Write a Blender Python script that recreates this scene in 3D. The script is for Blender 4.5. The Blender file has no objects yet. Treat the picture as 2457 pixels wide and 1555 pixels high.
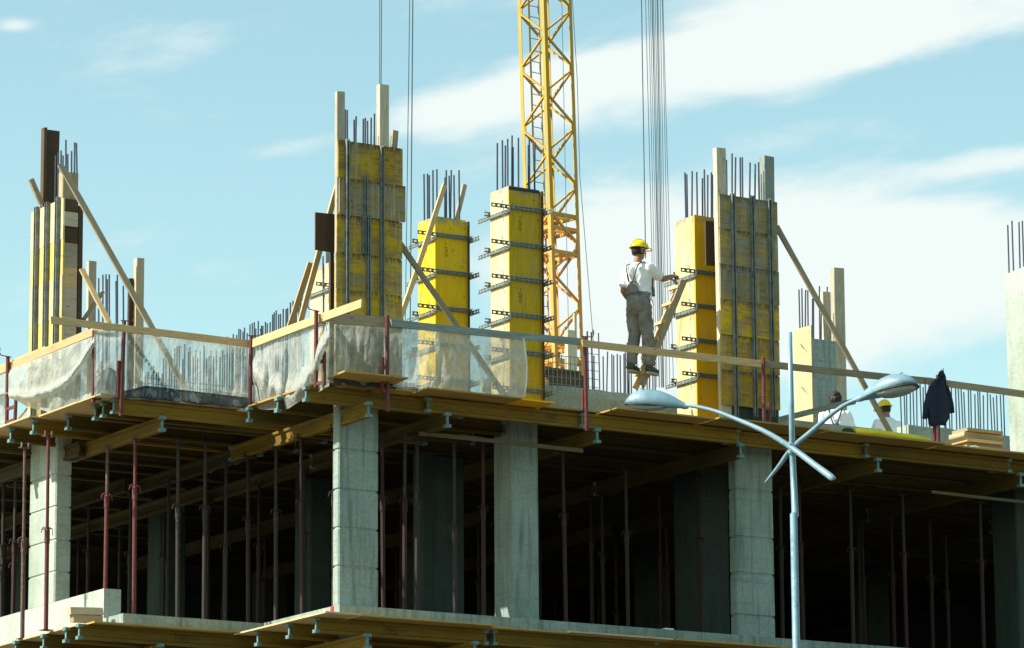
import bpy, math, random
from mathutils import Vector, Matrix
random.seed(7)
scene = bpy.context.scene
COL = scene.collection

# ------------------------------------------------------------------ camera
AZ, PITCH, ROLL, FOC = 1.017678, .205406, -.006345, 9938.0
CX, CY = 1228.5, 777.5
fw = Vector((math.cos(AZ)*math.cos(PITCH), math.sin(AZ)*math.cos(PITCH), math.sin(PITCH)))
rt0 = Vector((math.sin(AZ), -math.cos(AZ), 0)); up0 = rt0.cross(fw)
rt = rt0*math.cos(ROLL)+up0*math.sin(ROLL); up = up0*math.cos(ROLL)-rt0*math.sin(ROLL)
EYE = Vector((0, 0, 1.6))
cam_d = bpy.data.cameras.new('camera'); cam = bpy.data.objects.new('camera', cam_d); COL.objects.link(cam)
cam.matrix_world = Matrix(((rt.x, up.x, -fw.x, EYE.x), (rt.y, up.y, -fw.y, EYE.y), (rt.z, up.z, -fw.z, EYE.z), (0, 0, 0, 1)))
cam_d.sensor_width = 36; cam_d.sensor_fit = 'HORIZONTAL'; cam_d.lens = FOC/2457*36; cam_d.clip_end = 6000; cam_d.clip_start = .5
scene.camera = cam

# ------------------------------------------------------------------ sun, sky, exposure
to_sun = Vector((-.71, .25, .66)).normalized()
sd = bpy.data.lights.new('sun', 'SUN'); sd.energy = 4.6; sd.angle = math.radians(.53); sd.color = (1, .95, .85)
sun = bpy.data.objects.new('sun', sd); COL.objects.link(sun)
sun.rotation_euler = to_sun.to_track_quat('Z', 'Y').to_euler(); sun.location = (-20, 30, 60)
SKY_STRENGTH = .115
world = bpy.data.worlds.new('World'); scene.world = world; world.use_nodes = True
wt = world.node_tree; wt.nodes.clear()
def wn(t, **k):
    n = wt.nodes.new(t)
    for a, b in k.items(): setattr(n, a, b)
    return n
def wmath(op, a, b=None, c=None, clamp=False):
    n = wn('ShaderNodeMath', operation=op, use_clamp=clamp)
    for i, s in enumerate((a, b, c)):
        if s is None: continue
        if isinstance(s, (int, float)): n.inputs[i].default_value = s
        else: wt.links.new(s, n.inputs[i])
    return n.outputs[0]
sky = wn('ShaderNodeTexSky'); sky.sky_type = 'NISHITA'; sky.sun_disc = False
sky.sun_elevation = math.asin(to_sun.z); sky.sun_rotation = math.atan2(to_sun.x, to_sun.y)
sky.air_density = 1.0; sky.dust_density = .7; sky.ozone_density = 1.5
tint = wn('ShaderNodeMix', data_type='RGBA', blend_type='MULTIPLY'); tint.inputs[0].default_value = 1
wt.links.new(sky.outputs[0], tint.inputs[6]); tint.inputs[7].default_value = (1.08, 1.16, .87, 1)
tc = wn('ShaderNodeTexCoord'); sep = wn('ShaderNodeSeparateXYZ'); wt.links.new(tc.outputs['Generated'], sep.inputs[0])
dx, dy, dz = sep.outputs
# compass angle and slope of each sky direction
hyp = wmath('SQRT', wmath('ADD', wmath('MULTIPLY', dx, dx), wmath('MULTIPLY', dy, dy)))
ang = wmath('ARCTAN2', wmath('ADD', wmath('MULTIPLY', dx, rt0.x), wmath('MULTIPLY', dy, rt0.y)),
            wmath('ADD', wmath('MULTIPLY', dx, math.cos(AZ)), wmath('MULTIPLY', dy, math.sin(AZ))))
el = wmath('DIVIDE', dz, hyp)
comb = wn('ShaderNodeCombineXYZ')
wt.links.new(wmath('MULTIPLY', ang, 15.0), comb.inputs[0]); wt.links.new(wmath('MULTIPLY', wmath('SUBTRACT', el, wmath('MULTIPLY', ang, .14)), 42.0), comb.inputs[1])
nz = wn('ShaderNodeTexNoise'); nz.inputs['Scale'].default_value = 1.0; nz.inputs['Detail'].default_value = 9; nz.inputs['Roughness'].default_value = .58
nz.inputs['Distortion'].default_value = .15
wt.links.new(comb.outputs[0], nz.inputs['Vector'])
comb2 = wn('ShaderNodeCombineXYZ'); wt.links.new(wmath('MULTIPLY', ang, 2.2), comb2.inputs[0]); wt.links.new(wmath('MULTIPLY', el, 5.0), comb2.inputs[1])
nz2 = wn('ShaderNodeTexNoise'); nz2.inputs['Scale'].default_value = 1.0; nz2.inputs['Detail'].default_value = 3; wt.links.new(comb2.outputs[0], nz2.inputs['Vector'])
def blob(a0, e0, sa, se, slope):      # a soft bank of cloud at one place in the sky
    u = wmath('SUBTRACT', ang, a0); v = wmath('SUBTRACT', wmath('SUBTRACT', el, e0), wmath('MULTIPLY', u, slope))
    q = wmath('ADD', wmath('POWER', wmath('ABSOLUTE', wmath('DIVIDE', u, sa)), 2.0), wmath('POWER', wmath('ABSOLUTE', wmath('DIVIDE', v, se)), 2.0))
    return wmath('EXPONENT', wmath('MULTIPLY', q, -1.0))
def cel(x, y): return (x-1228)/9938, (2848-y)/9938
banks = None
for (x, y, sx, sy, sl, amp) in [(1850, 110, 620, 90, .17, .55), (1120, 225, 230, 55, .25, .34), (2080, 650, 520, 185, -.05, .75), (1500, 700, 300, 230, 0, .36), (1900, 850, 300, 80, 0, .25),
                                (2457, 380, 260, 40, .1, .30), (2100, 940, 420, 60, 0, .10), (700, 330, 200, 30, .2, .13), (0, 30, 60, 20, 0, .3), (1380, 120, 200, 70, .1, .2), (2200, -60, 500, 80, .1, .2)]:
    a0, e0 = cel(x, y)
    t = wmath('MULTIPLY', blob(a0, e0, sx/9938, sy/9938, sl), amp)
    banks = t if banks is None else wmath('ADD', banks, t)
dens = wmath('ADD', wmath('MULTIPLY', wmath('SUBTRACT', nz.outputs[0], .5), .98), banks)
dens = wmath('ADD', dens, wmath('MULTIPLY', wmath('SUBTRACT', nz2.outputs[0], .5), .35))
cl = wn('ShaderNodeMapRange', interpolation_type='SMOOTHSTEP'); wt.links.new(dens, cl.inputs[0])
cl.inputs[1].default_value = .03; cl.inputs[2].default_value = .37
mx = wn('ShaderNodeMix', data_type='RGBA'); wt.links.new(cl.outputs[0], mx.inputs[0]); wt.links.new(tint.outputs[2], mx.inputs[6])
mx.inputs[7].default_value = (4.15, 4.55, 4.45, 1)
CLOUD = mx.inputs[7]
bg = wn('ShaderNodeBackground'); bg.inputs[1].default_value = SKY_STRENGTH; wt.links.new(mx.outputs[2], bg.inputs[0])
wo = wn('ShaderNodeOutputWorld'); wt.links.new(bg.outputs[0], wo.inputs[0])
vs = scene.view_settings; vs.view_transform = 'Standard'; vs.look = 'None'; vs.exposure = 0.9; vs.gamma = 1; vs.use_curve_mapping = False
scene.cycles.max_bounces = 6; scene.cycles.diffuse_bounces = 3; scene.cycles.transparent_max_bounces = 16

# ------------------------------------------------------------------ points from the photograph's survey (planes of the building)
def ray(x, y): return fw+rt*((x-CX)/FOC)-up*((y-CY)/FOC)
def on_y(x, y, Y): d = ray(x, y); return EYE+d*(Y/d.y)
def on_x(x, y, X): d = ray(x, y); return EYE+d*(X/d.x)
def on_z(x, y, Z): d = ray(x, y); return EYE+d*((Z-1.6)/d.z)
def at_depth(x, y, D): return EYE+ray(x, y)*D
K = 2457/2408.0
LOW, DECK = 9.16, 12.06          # top of the lower slab, top of the working deck

# ------------------------------------------------------------------ helpers
OFF = {}
def thing(name, label, cat, loc=(0, 0, 0), group=None):
    o = bpy.data.objects.new(name, None); COL.objects.link(o); o.location = loc; o.empty_display_size = .2
    OFF[o] = Vector(loc); tag(o, label, cat, group); return o
def tag(o, label=None, cat=None, group=None, kind=None):
    if label: o['label'] = label
    if cat: o['category'] = cat
    if group: o['group'] = group
    if kind: o['kind'] = kind
    return o
class MB:
    def __init__(s): s.v = []; s.f = []
    def quad(s, *i): s.f.append(tuple(i))
    def box(s, x0, x1, y0, y1, z0, z1):
        return s.hexa([(x0, y0, z0), (x1, y0, z0), (x1, y1, z0), (x0, y1, z0), (x0, y0, z1), (x1, y0, z1), (x1, y1, z1), (x0, y1, z1)])
    def hexa(s, p):
        n = len(s.v); s.v += [Vector(q) for q in p]
        for q in ((3, 2, 1, 0), (4, 5, 6, 7), (0, 1, 5, 4), (1, 2, 6, 5), (2, 3, 7, 6), (3, 0, 4, 7)): s.f.append(tuple(n+i for i in q))
        return s
    def bar(s, p0, p1, w, h, side=None):       # rectangular bar, w along side, h across
        p0 = Vector(p0); p1 = Vector(p1); d = (p1-p0).normalized()
        sd_ = Vector(side) if side is not None else (Vector((0, 0, 1)) if abs(d.z) < .9 else Vector((1, 0, 0)))
        b = d.cross(sd_).normalized(); a = b.cross(d).normalized()
        a = a*w/2; b = b*h/2
        return s.hexa([p0-a-b, p0+a-b, p0+a+b, p0-a+b, p1-a-b, p1+a-b, p1+a+b, p1-a+b])
    def tube(s, pts, r, n=8, caps=True, flat=1.0):
        pts = [Vector(p) for p in pts]; rs = r if isinstance(r, (list, tuple)) else [r]*len(pts)
        rings = []; ref = None
        for i, p in enumerate(pts):
            d = ((pts[i+1]-p) if i < len(pts)-1 else (p-pts[i-1])).normalized()
            if 0 < i < len(pts)-1: d = ((pts[i+1]-p).normalized()+(p-pts[i-1]).normalized()).normalized()
            if ref is None: ref = Vector((0, 0, 1)) if abs(d.z) < .9 else Vector((1, 0, 0))
            a = d.cross(ref).normalized(); b = a.cross(d).normalized(); ref = b
            k = len(s.v); s.v += [p+a*rs[i]*math.cos(2*math.pi*j/n)+b*rs[i]*flat*math.sin(2*math.pi*j/n) for j in range(n)]; rings.append(k)
        for k0, k1 in zip(rings, rings[1:]):
            for j in range(n): s.f.append((k0+j, k1+j, k1+(j+1) % n, k0+(j+1) % n))
        if caps: s.f.append(tuple(rings[0]+j for j in range(n))); s.f.append(tuple(rings[-1]+n-1-j for j in range(n)))
        return s
    def rings(s, rr, caps=True):               # list of rings (equal counts) of points
        ks = []; n = len(rr[0])
        for r_ in rr: ks.append(len(s.v)); s.v += [Vector(p) for p in r_]
        for k0, k1 in zip(ks, ks[1:]):
            for j in range(n): s.f.append((k0+j, k0+(j+1) % n, k1+(j+1) % n, k1+j))
        if caps: s.f.append(tuple(ks[0]+n-1-j for j in range(n))); s.f.append(tuple(ks[-1]+j for j in range(n)))
        return s
    def ball(s, c, rx, ry, rz, n=14, m=9, R=None):
        rr = []
        for i in range(1, m):
            t = math.pi*i/m; rr.append([(math.sin(t)*math.cos(2*math.pi*j/n), math.sin(t)*math.sin(2*math.pi*j/n), -math.cos(t)) for j in range(n)])
        M = R or Matrix.Identity(3)
        return s.rings([[Vector(c)+M @ Vector((p[0]*rx, p[1]*ry, p[2]*rz)) for p in r_] for r_ in rr])
    def mesh(s, name, off=Vector((0, 0, 0))):
        me = bpy.data.meshes.new(name); me.from_pydata([v-off for v in s.v], [], s.f); me.update(); return me
    def build(s, name, mat, parent=None, smooth=False, off=None, fixn=False):
        if off is None:
            if parent is not None: off = OFF.get(parent, Vector((0, 0, 0)))
            else:
                xs = [v.x for v in s.v]; ys = [v.y for v in s.v]; zs = [v.z for v in s.v]
                off = Vector(((min(xs)+max(xs))/2, (min(ys)+max(ys))/2, min(zs)))
        me = s.mesh(name, off)
        if fixn:
            import bmesh
            bm = bmesh.new(); bm.from_mesh(me); bmesh.ops.recalc_face_normals(bm, faces=bm.faces); bm.to_mesh(me); bm.free()
        o = bpy.data.objects.new(name, me); COL.objects.link(o)
        if mat: me.materials.append(mat)
        if parent is None: o.location = off; OFF[o] = off
        else: o.parent = parent; OFF[o] = off
        if smooth:
            for p_ in me.polygons: p_.use_smooth = True
        return o
def frame_obj(name, me_builder, mat, p0, d, side, parent=None, smooth=False):
    """mesh given in a frame with x along d, y along side; placed in the world"""
    x = Vector(d).normalized(); z = x.cross(Vector(side)).normalized(); y = z.cross(x).normalized()
    me = me_builder.mesh(name); me.materials.append(mat)
    o = bpy.data.objects.new(name, me); COL.objects.link(o)
    M = Matrix(((x.x, y.x, z.x, p0[0]), (x.y, y.y, z.y, p0[1]), (x.z, y.z, z.z, p0[2]), (0, 0, 0, 1)))
    if parent is not None:
        o.parent = parent; M = Matrix.Translation(-OFF[parent]) @ M
    o.matrix_world = M if parent is None else M
    if parent is not None: o.matrix_basis = M
    if smooth:
        for p_ in me.polygons: p_.use_smooth = True
    OFF[o] = Vector((0, 0, 0)); return o
def plank(name, p0, p1, w, t, mat, face=(0, -1, 0), parent=None, label=None, cat=None, group=None, bend=.006, seg=6, rnd=None):
    """sawn timber from p0 to p1; width w seen on the side that faces `face`"""
    p0 = Vector(p0); p1 = Vector(p1); d = (p1-p0); L = d.length; d.normalize()
    f = Vector(face); f = (f-d*f.dot(d)).normalized(); side = f.cross(d)  # width direction
    R = rnd or random.Random(hash((round(L, 3), round(p0.x, 2), round(p0.z, 2))) & 0xffff)
    m = MB(); rr = []; b1 = R.uniform(-bend, bend); b2 = R.uniform(-bend, bend)
    c = min(w, t)*.07
    for i in range(seg+1):
        x = L*i/seg; k = math.sin(math.pi*i/seg); oy = b1*k*L*.5; oz = b2*k*L*.5
        j = [R.uniform(-.0012, .0012) for _ in range(8)]
        skew = R.uniform(-.006, .006) if i in (0, seg) else 0
        pts = [(-w/2+c, -t/2), (w/2-c, -t/2), (w/2, -t/2+c), (w/2, t/2-c), (w/2-c, t/2), (-w/2+c, t/2), (-w/2, t/2-c), (-w/2, -t/2+c)]
        rr.append([(x+skew*(q[0]/w)*2, q[0]+oy+j[n_], q[1]+oz+j[n_]*.5) for n_, q in enumerate(pts)])
    m.rings(rr)
    o = frame_obj(name, m, mat, p0, d, side, parent)
    if label: tag(o, label, cat, group)
    return o

# ------------------------------------------------------------------ materials
def newmat(name, rough=.75, spec=.3, metal=0):
    m = bpy.data.materials.new(name); m.use_nodes = True; nt = m.node_tree; b = nt.nodes['Principled BSDF']
    b.inputs['Roughness'].default_value = rough; b.inputs['Metallic'].default_value = metal
    b.inputs['Specular IOR Level'].default_value = spec
    return m, nt, b
class NT:
    def __init__(s, nt): s.nt = nt
    def n(s, t, **k):
        q = s.nt.nodes.new(t)
        for a, b in k.items(): setattr(q, a, b)
        return q
    def l(s, a, b): s.nt.links.new(a, b)
    def coords(s, scale, rnd=True):
        tcn = s.n('ShaderNodeTexCoord'); mp = s.n('ShaderNodeMapping'); mp.inputs['Scale'].default_value = scale
        if rnd:
            oi = s.n('ShaderNodeObjectInfo'); ad = s.n('ShaderNodeVectorMath', operation='ADD'); sc_ = s.n('ShaderNodeVectorMath', operation='SCALE')
            cb = s.n('ShaderNodeCombineXYZ')
            for i in range(3): s.l(oi.outputs['Random'], cb.inputs[i])
            s.l(cb.outputs[0], sc_.inputs[0]); sc_.inputs['Scale'].default_value = 37.0
            s.l(tcn.outputs['Object'], ad.inputs[0]); s.l(sc_.outputs[0], ad.inputs[1]); s.l(ad.outputs[0], mp.inputs[0])
        else: s.l(tcn.outputs['Object'], mp.inputs[0])
        return mp.outputs[0]
    def noise(s, vec, scale, detail=4, rough=.55, dist=0):
        q = s.n('ShaderNodeTexNoise'); q.inputs['Scale'].default_value = scale; q.inputs['Detail'].default_value = detail
        q.inputs['Roughness'].default_value = rough; q.inputs['Distortion'].default_value = dist; s.l(vec, q.inputs['Vector']); return q.outputs[0]
    def ramp(s, fac, stops):
        q = s.n('ShaderNodeValToRGB'); e = q.color_ramp.elements
        e[0].position, e[0].color = stops[0][0], (*stops[0][1], 1); e[1].position, e[1].color = stops[-1][0], (*stops[-1][1], 1)
        for p_, c_ in stops[1:-1]:
            k = e.new(p_); k.color = (*c_, 1)
        s.l(fac, q.inputs[0]); return q.outputs[0]
    def mr(s, v, a, b, c=0, d=1):
        q = s.n('ShaderNodeMapRange'); s.l(v, q.inputs[0])
        for i, k in enumerate((a, b, c, d)): q.inputs[i+1].default_value = k
        return q.outputs[0]
    def mix(s, fac, a, b, mode='MIX'):
        q = s.n('ShaderNodeMix', data_type='RGBA', blend_type=mode)
        for inp, val in ((q.inputs[0], fac), (q.inputs[6], a), (q.inputs[7], b)):
            if isinstance(val, tuple): inp.default_value = (*val, 1)
            elif isinstance(val, (int, float)): inp.default_value = val
            else: s.l(val, inp)
        return q.outputs[2]
    def bump(s, h, strength, dist, bsdf):
        q = s.n('ShaderNodeBump'); q.inputs['Strength'].default_value = strength; q.inputs['Distance'].default_value = dist
        s.l(h, q.inputs['Height']); s.l(q.outputs[0], bsdf.inputs['Normal'])
def mul(c, k): return tuple(min(1, x*k) for x in c)
def wood(name, c, axis='x', splash=0, dark=.62, light=1.18, stain=(.12, .10, .07), stain_amt=.35, drips=0, rough=.75, knots=True, objvar=.25):
    m, nt, b = newmat(name, rough, .25); N = NT(nt)
    sc = {'x': (.09, 1, 1), 'y': (1, .09, 1), 'z': (1, 1, .09)}[axis]
    v = N.coords(sc)
    g = N.noise(v, 42, 5, .6, .6)
    col = N.ramp(g, [(.25, mul(c, dark)), (.5, c), (.8, mul(c, light))])
    v2 = N.coords((1, 1, 1)); v3 = N.coords({'x': (.35, 1, 1), 'y': (1, .35, 1), 'z': (1, 1, .35)}[axis])
    big = N.noise(v3, 3.2, 5, .62)
    col = N.mix(N.mr(big, .5, .78, 0, stain_amt*1.6), col, stain)
    if knots:
        vo = N.n('ShaderNodeTexVoronoi'); vo.inputs['Scale'].default_value = 7.5; vk = N.coords({'x': (.5, 1, 1), 'y': (1, .5, 1), 'z': (1, 1, .5)}[axis]); N.l(vk, vo.inputs['Vector'])
        col = N.mix(N.mr(vo.outputs['Distance'], .05, .11, .75, 0), col, mul(c, .22))
    if splash:
        sn = N.noise(v2, 5.5, 7, .72, .3); col = N.mix(N.mr(sn, .60, .66, 0, splash), col, (.33, .33, .27))
        sn2 = N.noise(v2, 17, 6, .75); col = N.mix(N.mr(sn2, .62, .68, 0, splash), col, mul(c, .3))
        ed = N.n('ShaderNodeTexCoord'); es = N.n('ShaderNodeSeparateXYZ'); N.l(ed.outputs['Generated'], es.inputs[0]); em = N.n('ShaderNodeMath', operation='MULTIPLY'); N.l(N.mr(es.outputs[2], .955, .985, 0, splash), em.inputs[0]); N.l(N.mr(sn, .38, .55, 0, 1), em.inputs[1]); col = N.mix(em.outputs[0], col, (.22, .23, .19))
    if drips:
        vd = N.coords((1, 1, .035)); d_ = N.noise(vd, 33, 3, .6); e_ = N.noise(v2, 2.3, 3, .5)
        mm = N.n('ShaderNodeMath', operation='MULTIPLY'); N.l(N.mr(d_, .52, .66), mm.inputs[0]); N.l(N.mr(e_, .38, .62, 0, drips), mm.inputs[1])
        col = N.mix(mm.outputs[0], col, (.36, .36, .30))
    oi = N.n('ShaderNodeObjectInfo'); hs = N.n('ShaderNodeHueSaturation')
    N.l(N.mr(oi.outputs['Random'], 0, 1, 1-objvar, 1+objvar*.6), hs.inputs['Value']); N.l(col, hs.inputs['Color'])
    N.l(hs.outputs[0], b.inputs['Base Color']); N.bump(g, .25, .004, b)
    return m
def plain(name, c, rough=.6, metal=0, spec=.4, var=.25, scale=9, wear=None, wear_amt=.5, bumpk=.1):
    m, nt, b = newmat(name, rough, spec, metal); N = NT(nt); v = N.coords((1, 1, 1))
    a = N.noise(v, scale, 5, .6); col = N.ramp(a, [(.3, mul(c, 1-var)), (.7, mul(c, 1+var))])
    if wear:
        w_ = N.noise(v, scale*1.9, 6, .7); col = N.mix(N.mr(w_, .56, .64, 0, wear_amt), col, wear)
    N.l(col, b.inputs['Base Color']); N.l(N.mr(a, .3, .7, max(.05, rough-.12), min(1, rough+.12)), b.inputs['Roughness'])
    if bumpk: N.bump(a, bumpk, .004, b)
    return m
def concrete(name, c, board=False, streak=.5):
    m, nt, b = newmat(name, .88, .2); N = NT(nt); v = N.coords((1, 1, 1))
    a = N.noise(v, 2.2, 6, .65); f = N.noise(v, 26, 5, .7)
    col = N.ramp(a, [(.25, mul(c, .72)), (.5, c), (.75, mul(c, 1.2))])
    col = N.mix(.45, col, N.ramp(f, [(.3, mul(c, .5)), (.7, mul(c, 1.4))]))
    gs = N.noise(N.coords((1, 1, .3)), 1.3, 5, .6); col = N.mix(N.mr(gs, .52, .68, 0, .55), col, mul((.9*c[0], 1.0*c[1], .8*c[2]), .55))
    vs_ = N.coords((1, 1, .06)); s_ = N.noise(vs_, 14, 4, .6); col = N.mix(N.mr(s_, .5, .72, 0, streak), col, mul(c, .42))
    vh = N.coords((.07, .07, 1)); h_ = N.noise(vh, 22, 4, .65); col = N.mix(N.mr(h_, .55, .72, 0, streak*.8), col, mul(c, .55))
    vo = N.n('ShaderNodeTexVoronoi'); vo.inputs['Scale'].default_value = 16; N.l(v, vo.inputs['Vector'])
    col = N.mix(N.mr(vo.outputs['Distance'], .05, .1, .6, 0), col, mul(c, .35))
    N.l(col, b.inputs['Base Color']); N.bump(f, .3, .006, b)
    return m
M = {}
M['timber'] = wood('new_timber', (.60, .43, .21), stain_amt=.12)
M['timber_old'] = wood('weathered_timber', (.36, .29, .18), stain=(.16, .15, .12), stain_amt=.4)
M['timber_brown'] = wood('dim_brown_timber', (.13, .10, .05), stain_amt=.3)
M['timber_grey'] = wood('grey_timber', (.23, .27, .24), stain=(.12, .13, .12), stain_amt=.35)
M['timber_dark'] = wood('dark_timber', (.085, .055, .03), stain_amt=.3)
M['post_pale'] = wood('pale_post_timber', (.50, .44, .32), stain=(.25, .24, .2), stain_amt=.35)
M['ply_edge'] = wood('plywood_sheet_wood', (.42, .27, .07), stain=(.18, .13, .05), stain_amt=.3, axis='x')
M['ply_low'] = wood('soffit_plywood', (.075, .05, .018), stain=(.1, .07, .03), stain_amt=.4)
M['ply_pale'] = wood('pale_plywood', (.66, .48, .24), axis='z', stain_amt=.12)
M['panel_y'] = wood('yellow_panel_wood', (.60, .395, .014), axis='z', splash=.9, stain=(.42, .32, .12), stain_amt=.3, dark=.75)
M['panel_y1'] = wood('bright_yellow_panel_wood', (.80, .53, .006), axis='z', splash=.7, stain=(.5, .38, .10), stain_amt=.35, dark=.8, objvar=.05)
M['panel_bw'] = wood('pale_ribbed_panel_wood', (.62, .50, .27), axis='z', stain=(.5,.40,.16), stain_amt=.4, drips=.4)
M['panel_by'] = wood('half_yellow_panel_wood', (.66, .47, .10), axis='z', stain=(.55,.45,.25), stain_amt=.5, drips=.5)
M['panel_o'] = wood('orange_yellow_panel_wood', (.82, .42, .008), axis='z', splash=.6, stain=(.5, .30, .06), stain_amt=.2, dark=.88, objvar=.08)
M['panel_b'] = wood('bleached_panel_wood', (.60, .50, .28), axis='z', splash=.7, stain=(.50, .35, .06), stain_amt=.5, dark=.85, objvar=.08)
def weathered(name, yel, tan, gry, bias, drip=.8):
    m, nt, b = newmat(name, .82, .2); N = NT(nt)
    v = N.coords((1, 1, 1)); p = N.noise(N.coords((.8, 1, 1.3)), 3.4, 6, .68)
    q = N.mr(p, 0, 1, -bias, 1-bias)
    col = N.ramp(q, [(.34, gry), (.44, tan), (.50, mul(tan, 1.15)), (.58, yel), (.8, mul(yel, 1.15))])
    g = N.noise(N.coords((.10, 1, 1)), 38, 5, .65, .5); col = N.mix(N.mr(g, .5, .72, 0, .75), col, mul(tan, .30))
    s_ = N.noise(v, 13, 5, .7); col = N.mix(N.mr(s_, .60, .70, 0, .8), col, mul(tan, .22))
    d_ = N.noise(N.coords((1, 1, .03)), 30, 3, .6); e_ = N.noise(v, 2.0, 3, .5)
    mm = N.n('ShaderNodeMath', operation='MULTIPLY'); N.l(N.mr(d_, .50, .66), mm.inputs[0]); N.l(N.mr(e_, .36, .6, 0, drip), mm.inputs[1])
    col = N.mix(mm.outputs[0], col, (.40, .39, .28))
    tcn = N.n('ShaderNodeTexCoord'); sp = N.n('ShaderNodeSeparateXYZ'); N.l(tcn.outputs['Generated'], sp.inputs[0])
    dk = N.noise(N.coords((1, 1, .12)), 46, 4, .7); top = N.mr(sp.outputs[2], .80, 1.0, 0, 1); m2 = N.n('ShaderNodeMath', operation='MULTIPLY'); N.l(top, m2.inputs[0]); N.l(N.mr(dk, .42, .55, 0, 1), m2.inputs[1])
    col = N.mix(m2.outputs[0], col, (.045, .045, .035))
    oi = N.n('ShaderNodeObjectInfo'); hs = N.n('ShaderNodeHueSaturation'); N.l(N.mr(oi.outputs['Random'], 0, 1, .8, 1.15), hs.inputs['Value']); N.l(col, hs.inputs['Color'])
    N.l(hs.outputs[0], b.inputs['Base Color']); N.bump(g, .4, .006, b); return m
M['panel_w'] = weathered('weathered_panel_wood', (.54, .345, .012), (.36, .23, .05), (.26, .24, .15), -.025)
M['panel_g'] = weathered('grey_stained_panel_wood', (.40, .26, .03), (.29, .21, .08), (.25, .235, .165), .085)
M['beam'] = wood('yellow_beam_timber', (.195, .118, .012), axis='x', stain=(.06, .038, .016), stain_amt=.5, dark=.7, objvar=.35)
M['beam_mid'] = wood('shaded_beam_timber', (.10, .064, .009), axis='x', stain=(.04, .04, .015), stain_amt=.5, dark=.7, objvar=.35)  # mid-dark copy of the beam timber, under-deck shade put into its colour
M['cap'] = plain('blue_green_plastic', (.11, .21, .205), .6, var=.4, scale=14, wear=(.24, .27, .22), wear_amt=.5)
M['concrete'] = concrete('cast_concrete', (.27, .335, .30), streak=.85)
M['beam_deep'] = wood('deep_shade_beam_timber', (.07, .048, .012), axis='x', stain=(.03, .022, .012), stain_amt=.5, dark=.7, objvar=.35)  # darkest copy of the beam timber; shade of the deep storey is in the colour
M['red_dull'] = plain('shade_dark_red_prop_paint', (.028, .007, .006), .7, var=.4, scale=16, wear=(.035, .026, .02), wear_amt=.5)  # darker copy of the red prop paint with the interior shade coloured in
M['rust_dull'] = plain('shade_dark_prop_steel', (.028, .021, .016), .75, var=.4, scale=18, wear=(.09, .085, .07), wear_amt=.6)  # darker copy of the prop steel, interior shade coloured in under the wear
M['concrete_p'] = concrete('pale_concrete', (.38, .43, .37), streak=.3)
M['concrete_d'] = concrete('shade_and_smear_concrete', (.05, .065, .058))  # storey's shade put into the colour; also used for form cores and smear
M['red'] = plain('dark_red_paint', (.115, .018, .016), .5, var=.35, scale=16, wear=(.10, .05, .035), wear_amt=.5)
M['rust'] = plain('rusty_prop_steel', (.10, .055, .04), .7, var=.4, scale=18, wear=(.30, .29, .24), wear_amt=.7)
M['galv'] = plain('galvanised_steel', (.22, .27, .27), .45, metal=.5, var=.3, scale=20, wear=(.36, .37, .33), wear_amt=.4)
M['rib'] = plain('blue_grey_steel_rib', (.16, .19, .18), .7, metal=.1, var=.45, scale=9, wear=(.27, .27, .21), wear_amt=.45)
M['clamp'] = plain('clamp_steel', (.185, .215, .19), .6, metal=.35, var=.35, scale=16, wear=(.36, .37, .32), wear_amt=.5)
M['rebar'] = plain('rebar_steel', (.045, .055, .085), .6, metal=.2, var=.35, scale=20, wear=(.10, .06, .04), wear_amt=.3)
M['cable'] = plain('steel_wire', (.12, .17, .20), .5, metal=.3, var=.1)
M['crane_y'] = plain('crane_yellow_paint', (.47, .29, .03), .5, var=.12, scale=3, wear=(.42, .28, .08), wear_amt=.35)
M['crane_o'] = plain('crane_orange_paint', (.66, .32, .05), .5, var=.12, scale=3, wear=(.5, .26, .08), wear_amt=.35)
M['lamp'] = plain('pale_blue_lamp_paint', (.16, .27, .32), .45, var=.14, scale=6, spec=.5, bumpk=0, wear=(.10, .15, .17), wear_amt=.7)
M['lamp_rim'] = plain('lamp_rim', (.03, .03, .03), .5)
M['ink'] = plain('black_print', (.02, .02, .015), .8, var=.1)
M['red_tape'] = plain('red_mark', (.5, .02, .03), .6)
M['soil'] = plain('site_soil', (.07, .06, .045), .95, var=.35, scale=.4)
M['asphalt'] = plain('asphalt', (.055, .055, .055), .9, var=.2, scale=2)
M['white_tee'] = plain('white_cotton', (.78, .80, .80), .9, var=.05, scale=12)
M['overall'] = plain('grey_workwear', (.175, .172, .155), .9, var=.35, scale=11, wear=(.19, .19, .17), wear_amt=.5)
M['strap'] = plain('dark_strap', (.04, .05, .06), .8)
M['skin'] = plain('skin', (.30, .135, .07), .55, var=.12, scale=14, bumpk=.03)
M['hair'] = plain('dark_hair', (.015, .011, .009), .7, var=.4, scale=40)
M['helmet'] = plain('yellow_helmet_plastic', (.85, .60, .01), .3, var=.04, bumpk=0)
M['shoe'] = plain('green_grey_shoe', (.05, .06, .045), .7, var=.5, scale=30)
M['sole'] = plain('pale_sole', (.35, .36, .28), .8)
M['navy'] = plain('navy_cloth', (.016, .020, .038), .95, var=.5, scale=9)
M['orange'] = plain('orange_trim', (.6, .18, .03), .8)
M['ytube'] = plain('yellow_plastic', (.80, .66, .02), .4, var=.1)
M['bag'] = plain('white_plastic_film', (.7, .75, .72), .4, var=.15)
# glass of the lamp
m_, nt_, b_ = newmat('lamp_glass', .12, .5); b_.inputs['Base Color'].default_value = (.45, .5, .46, 1); b_.inputs['Transmission Weight'].default_value = .35; M['glass'] = m_
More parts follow.
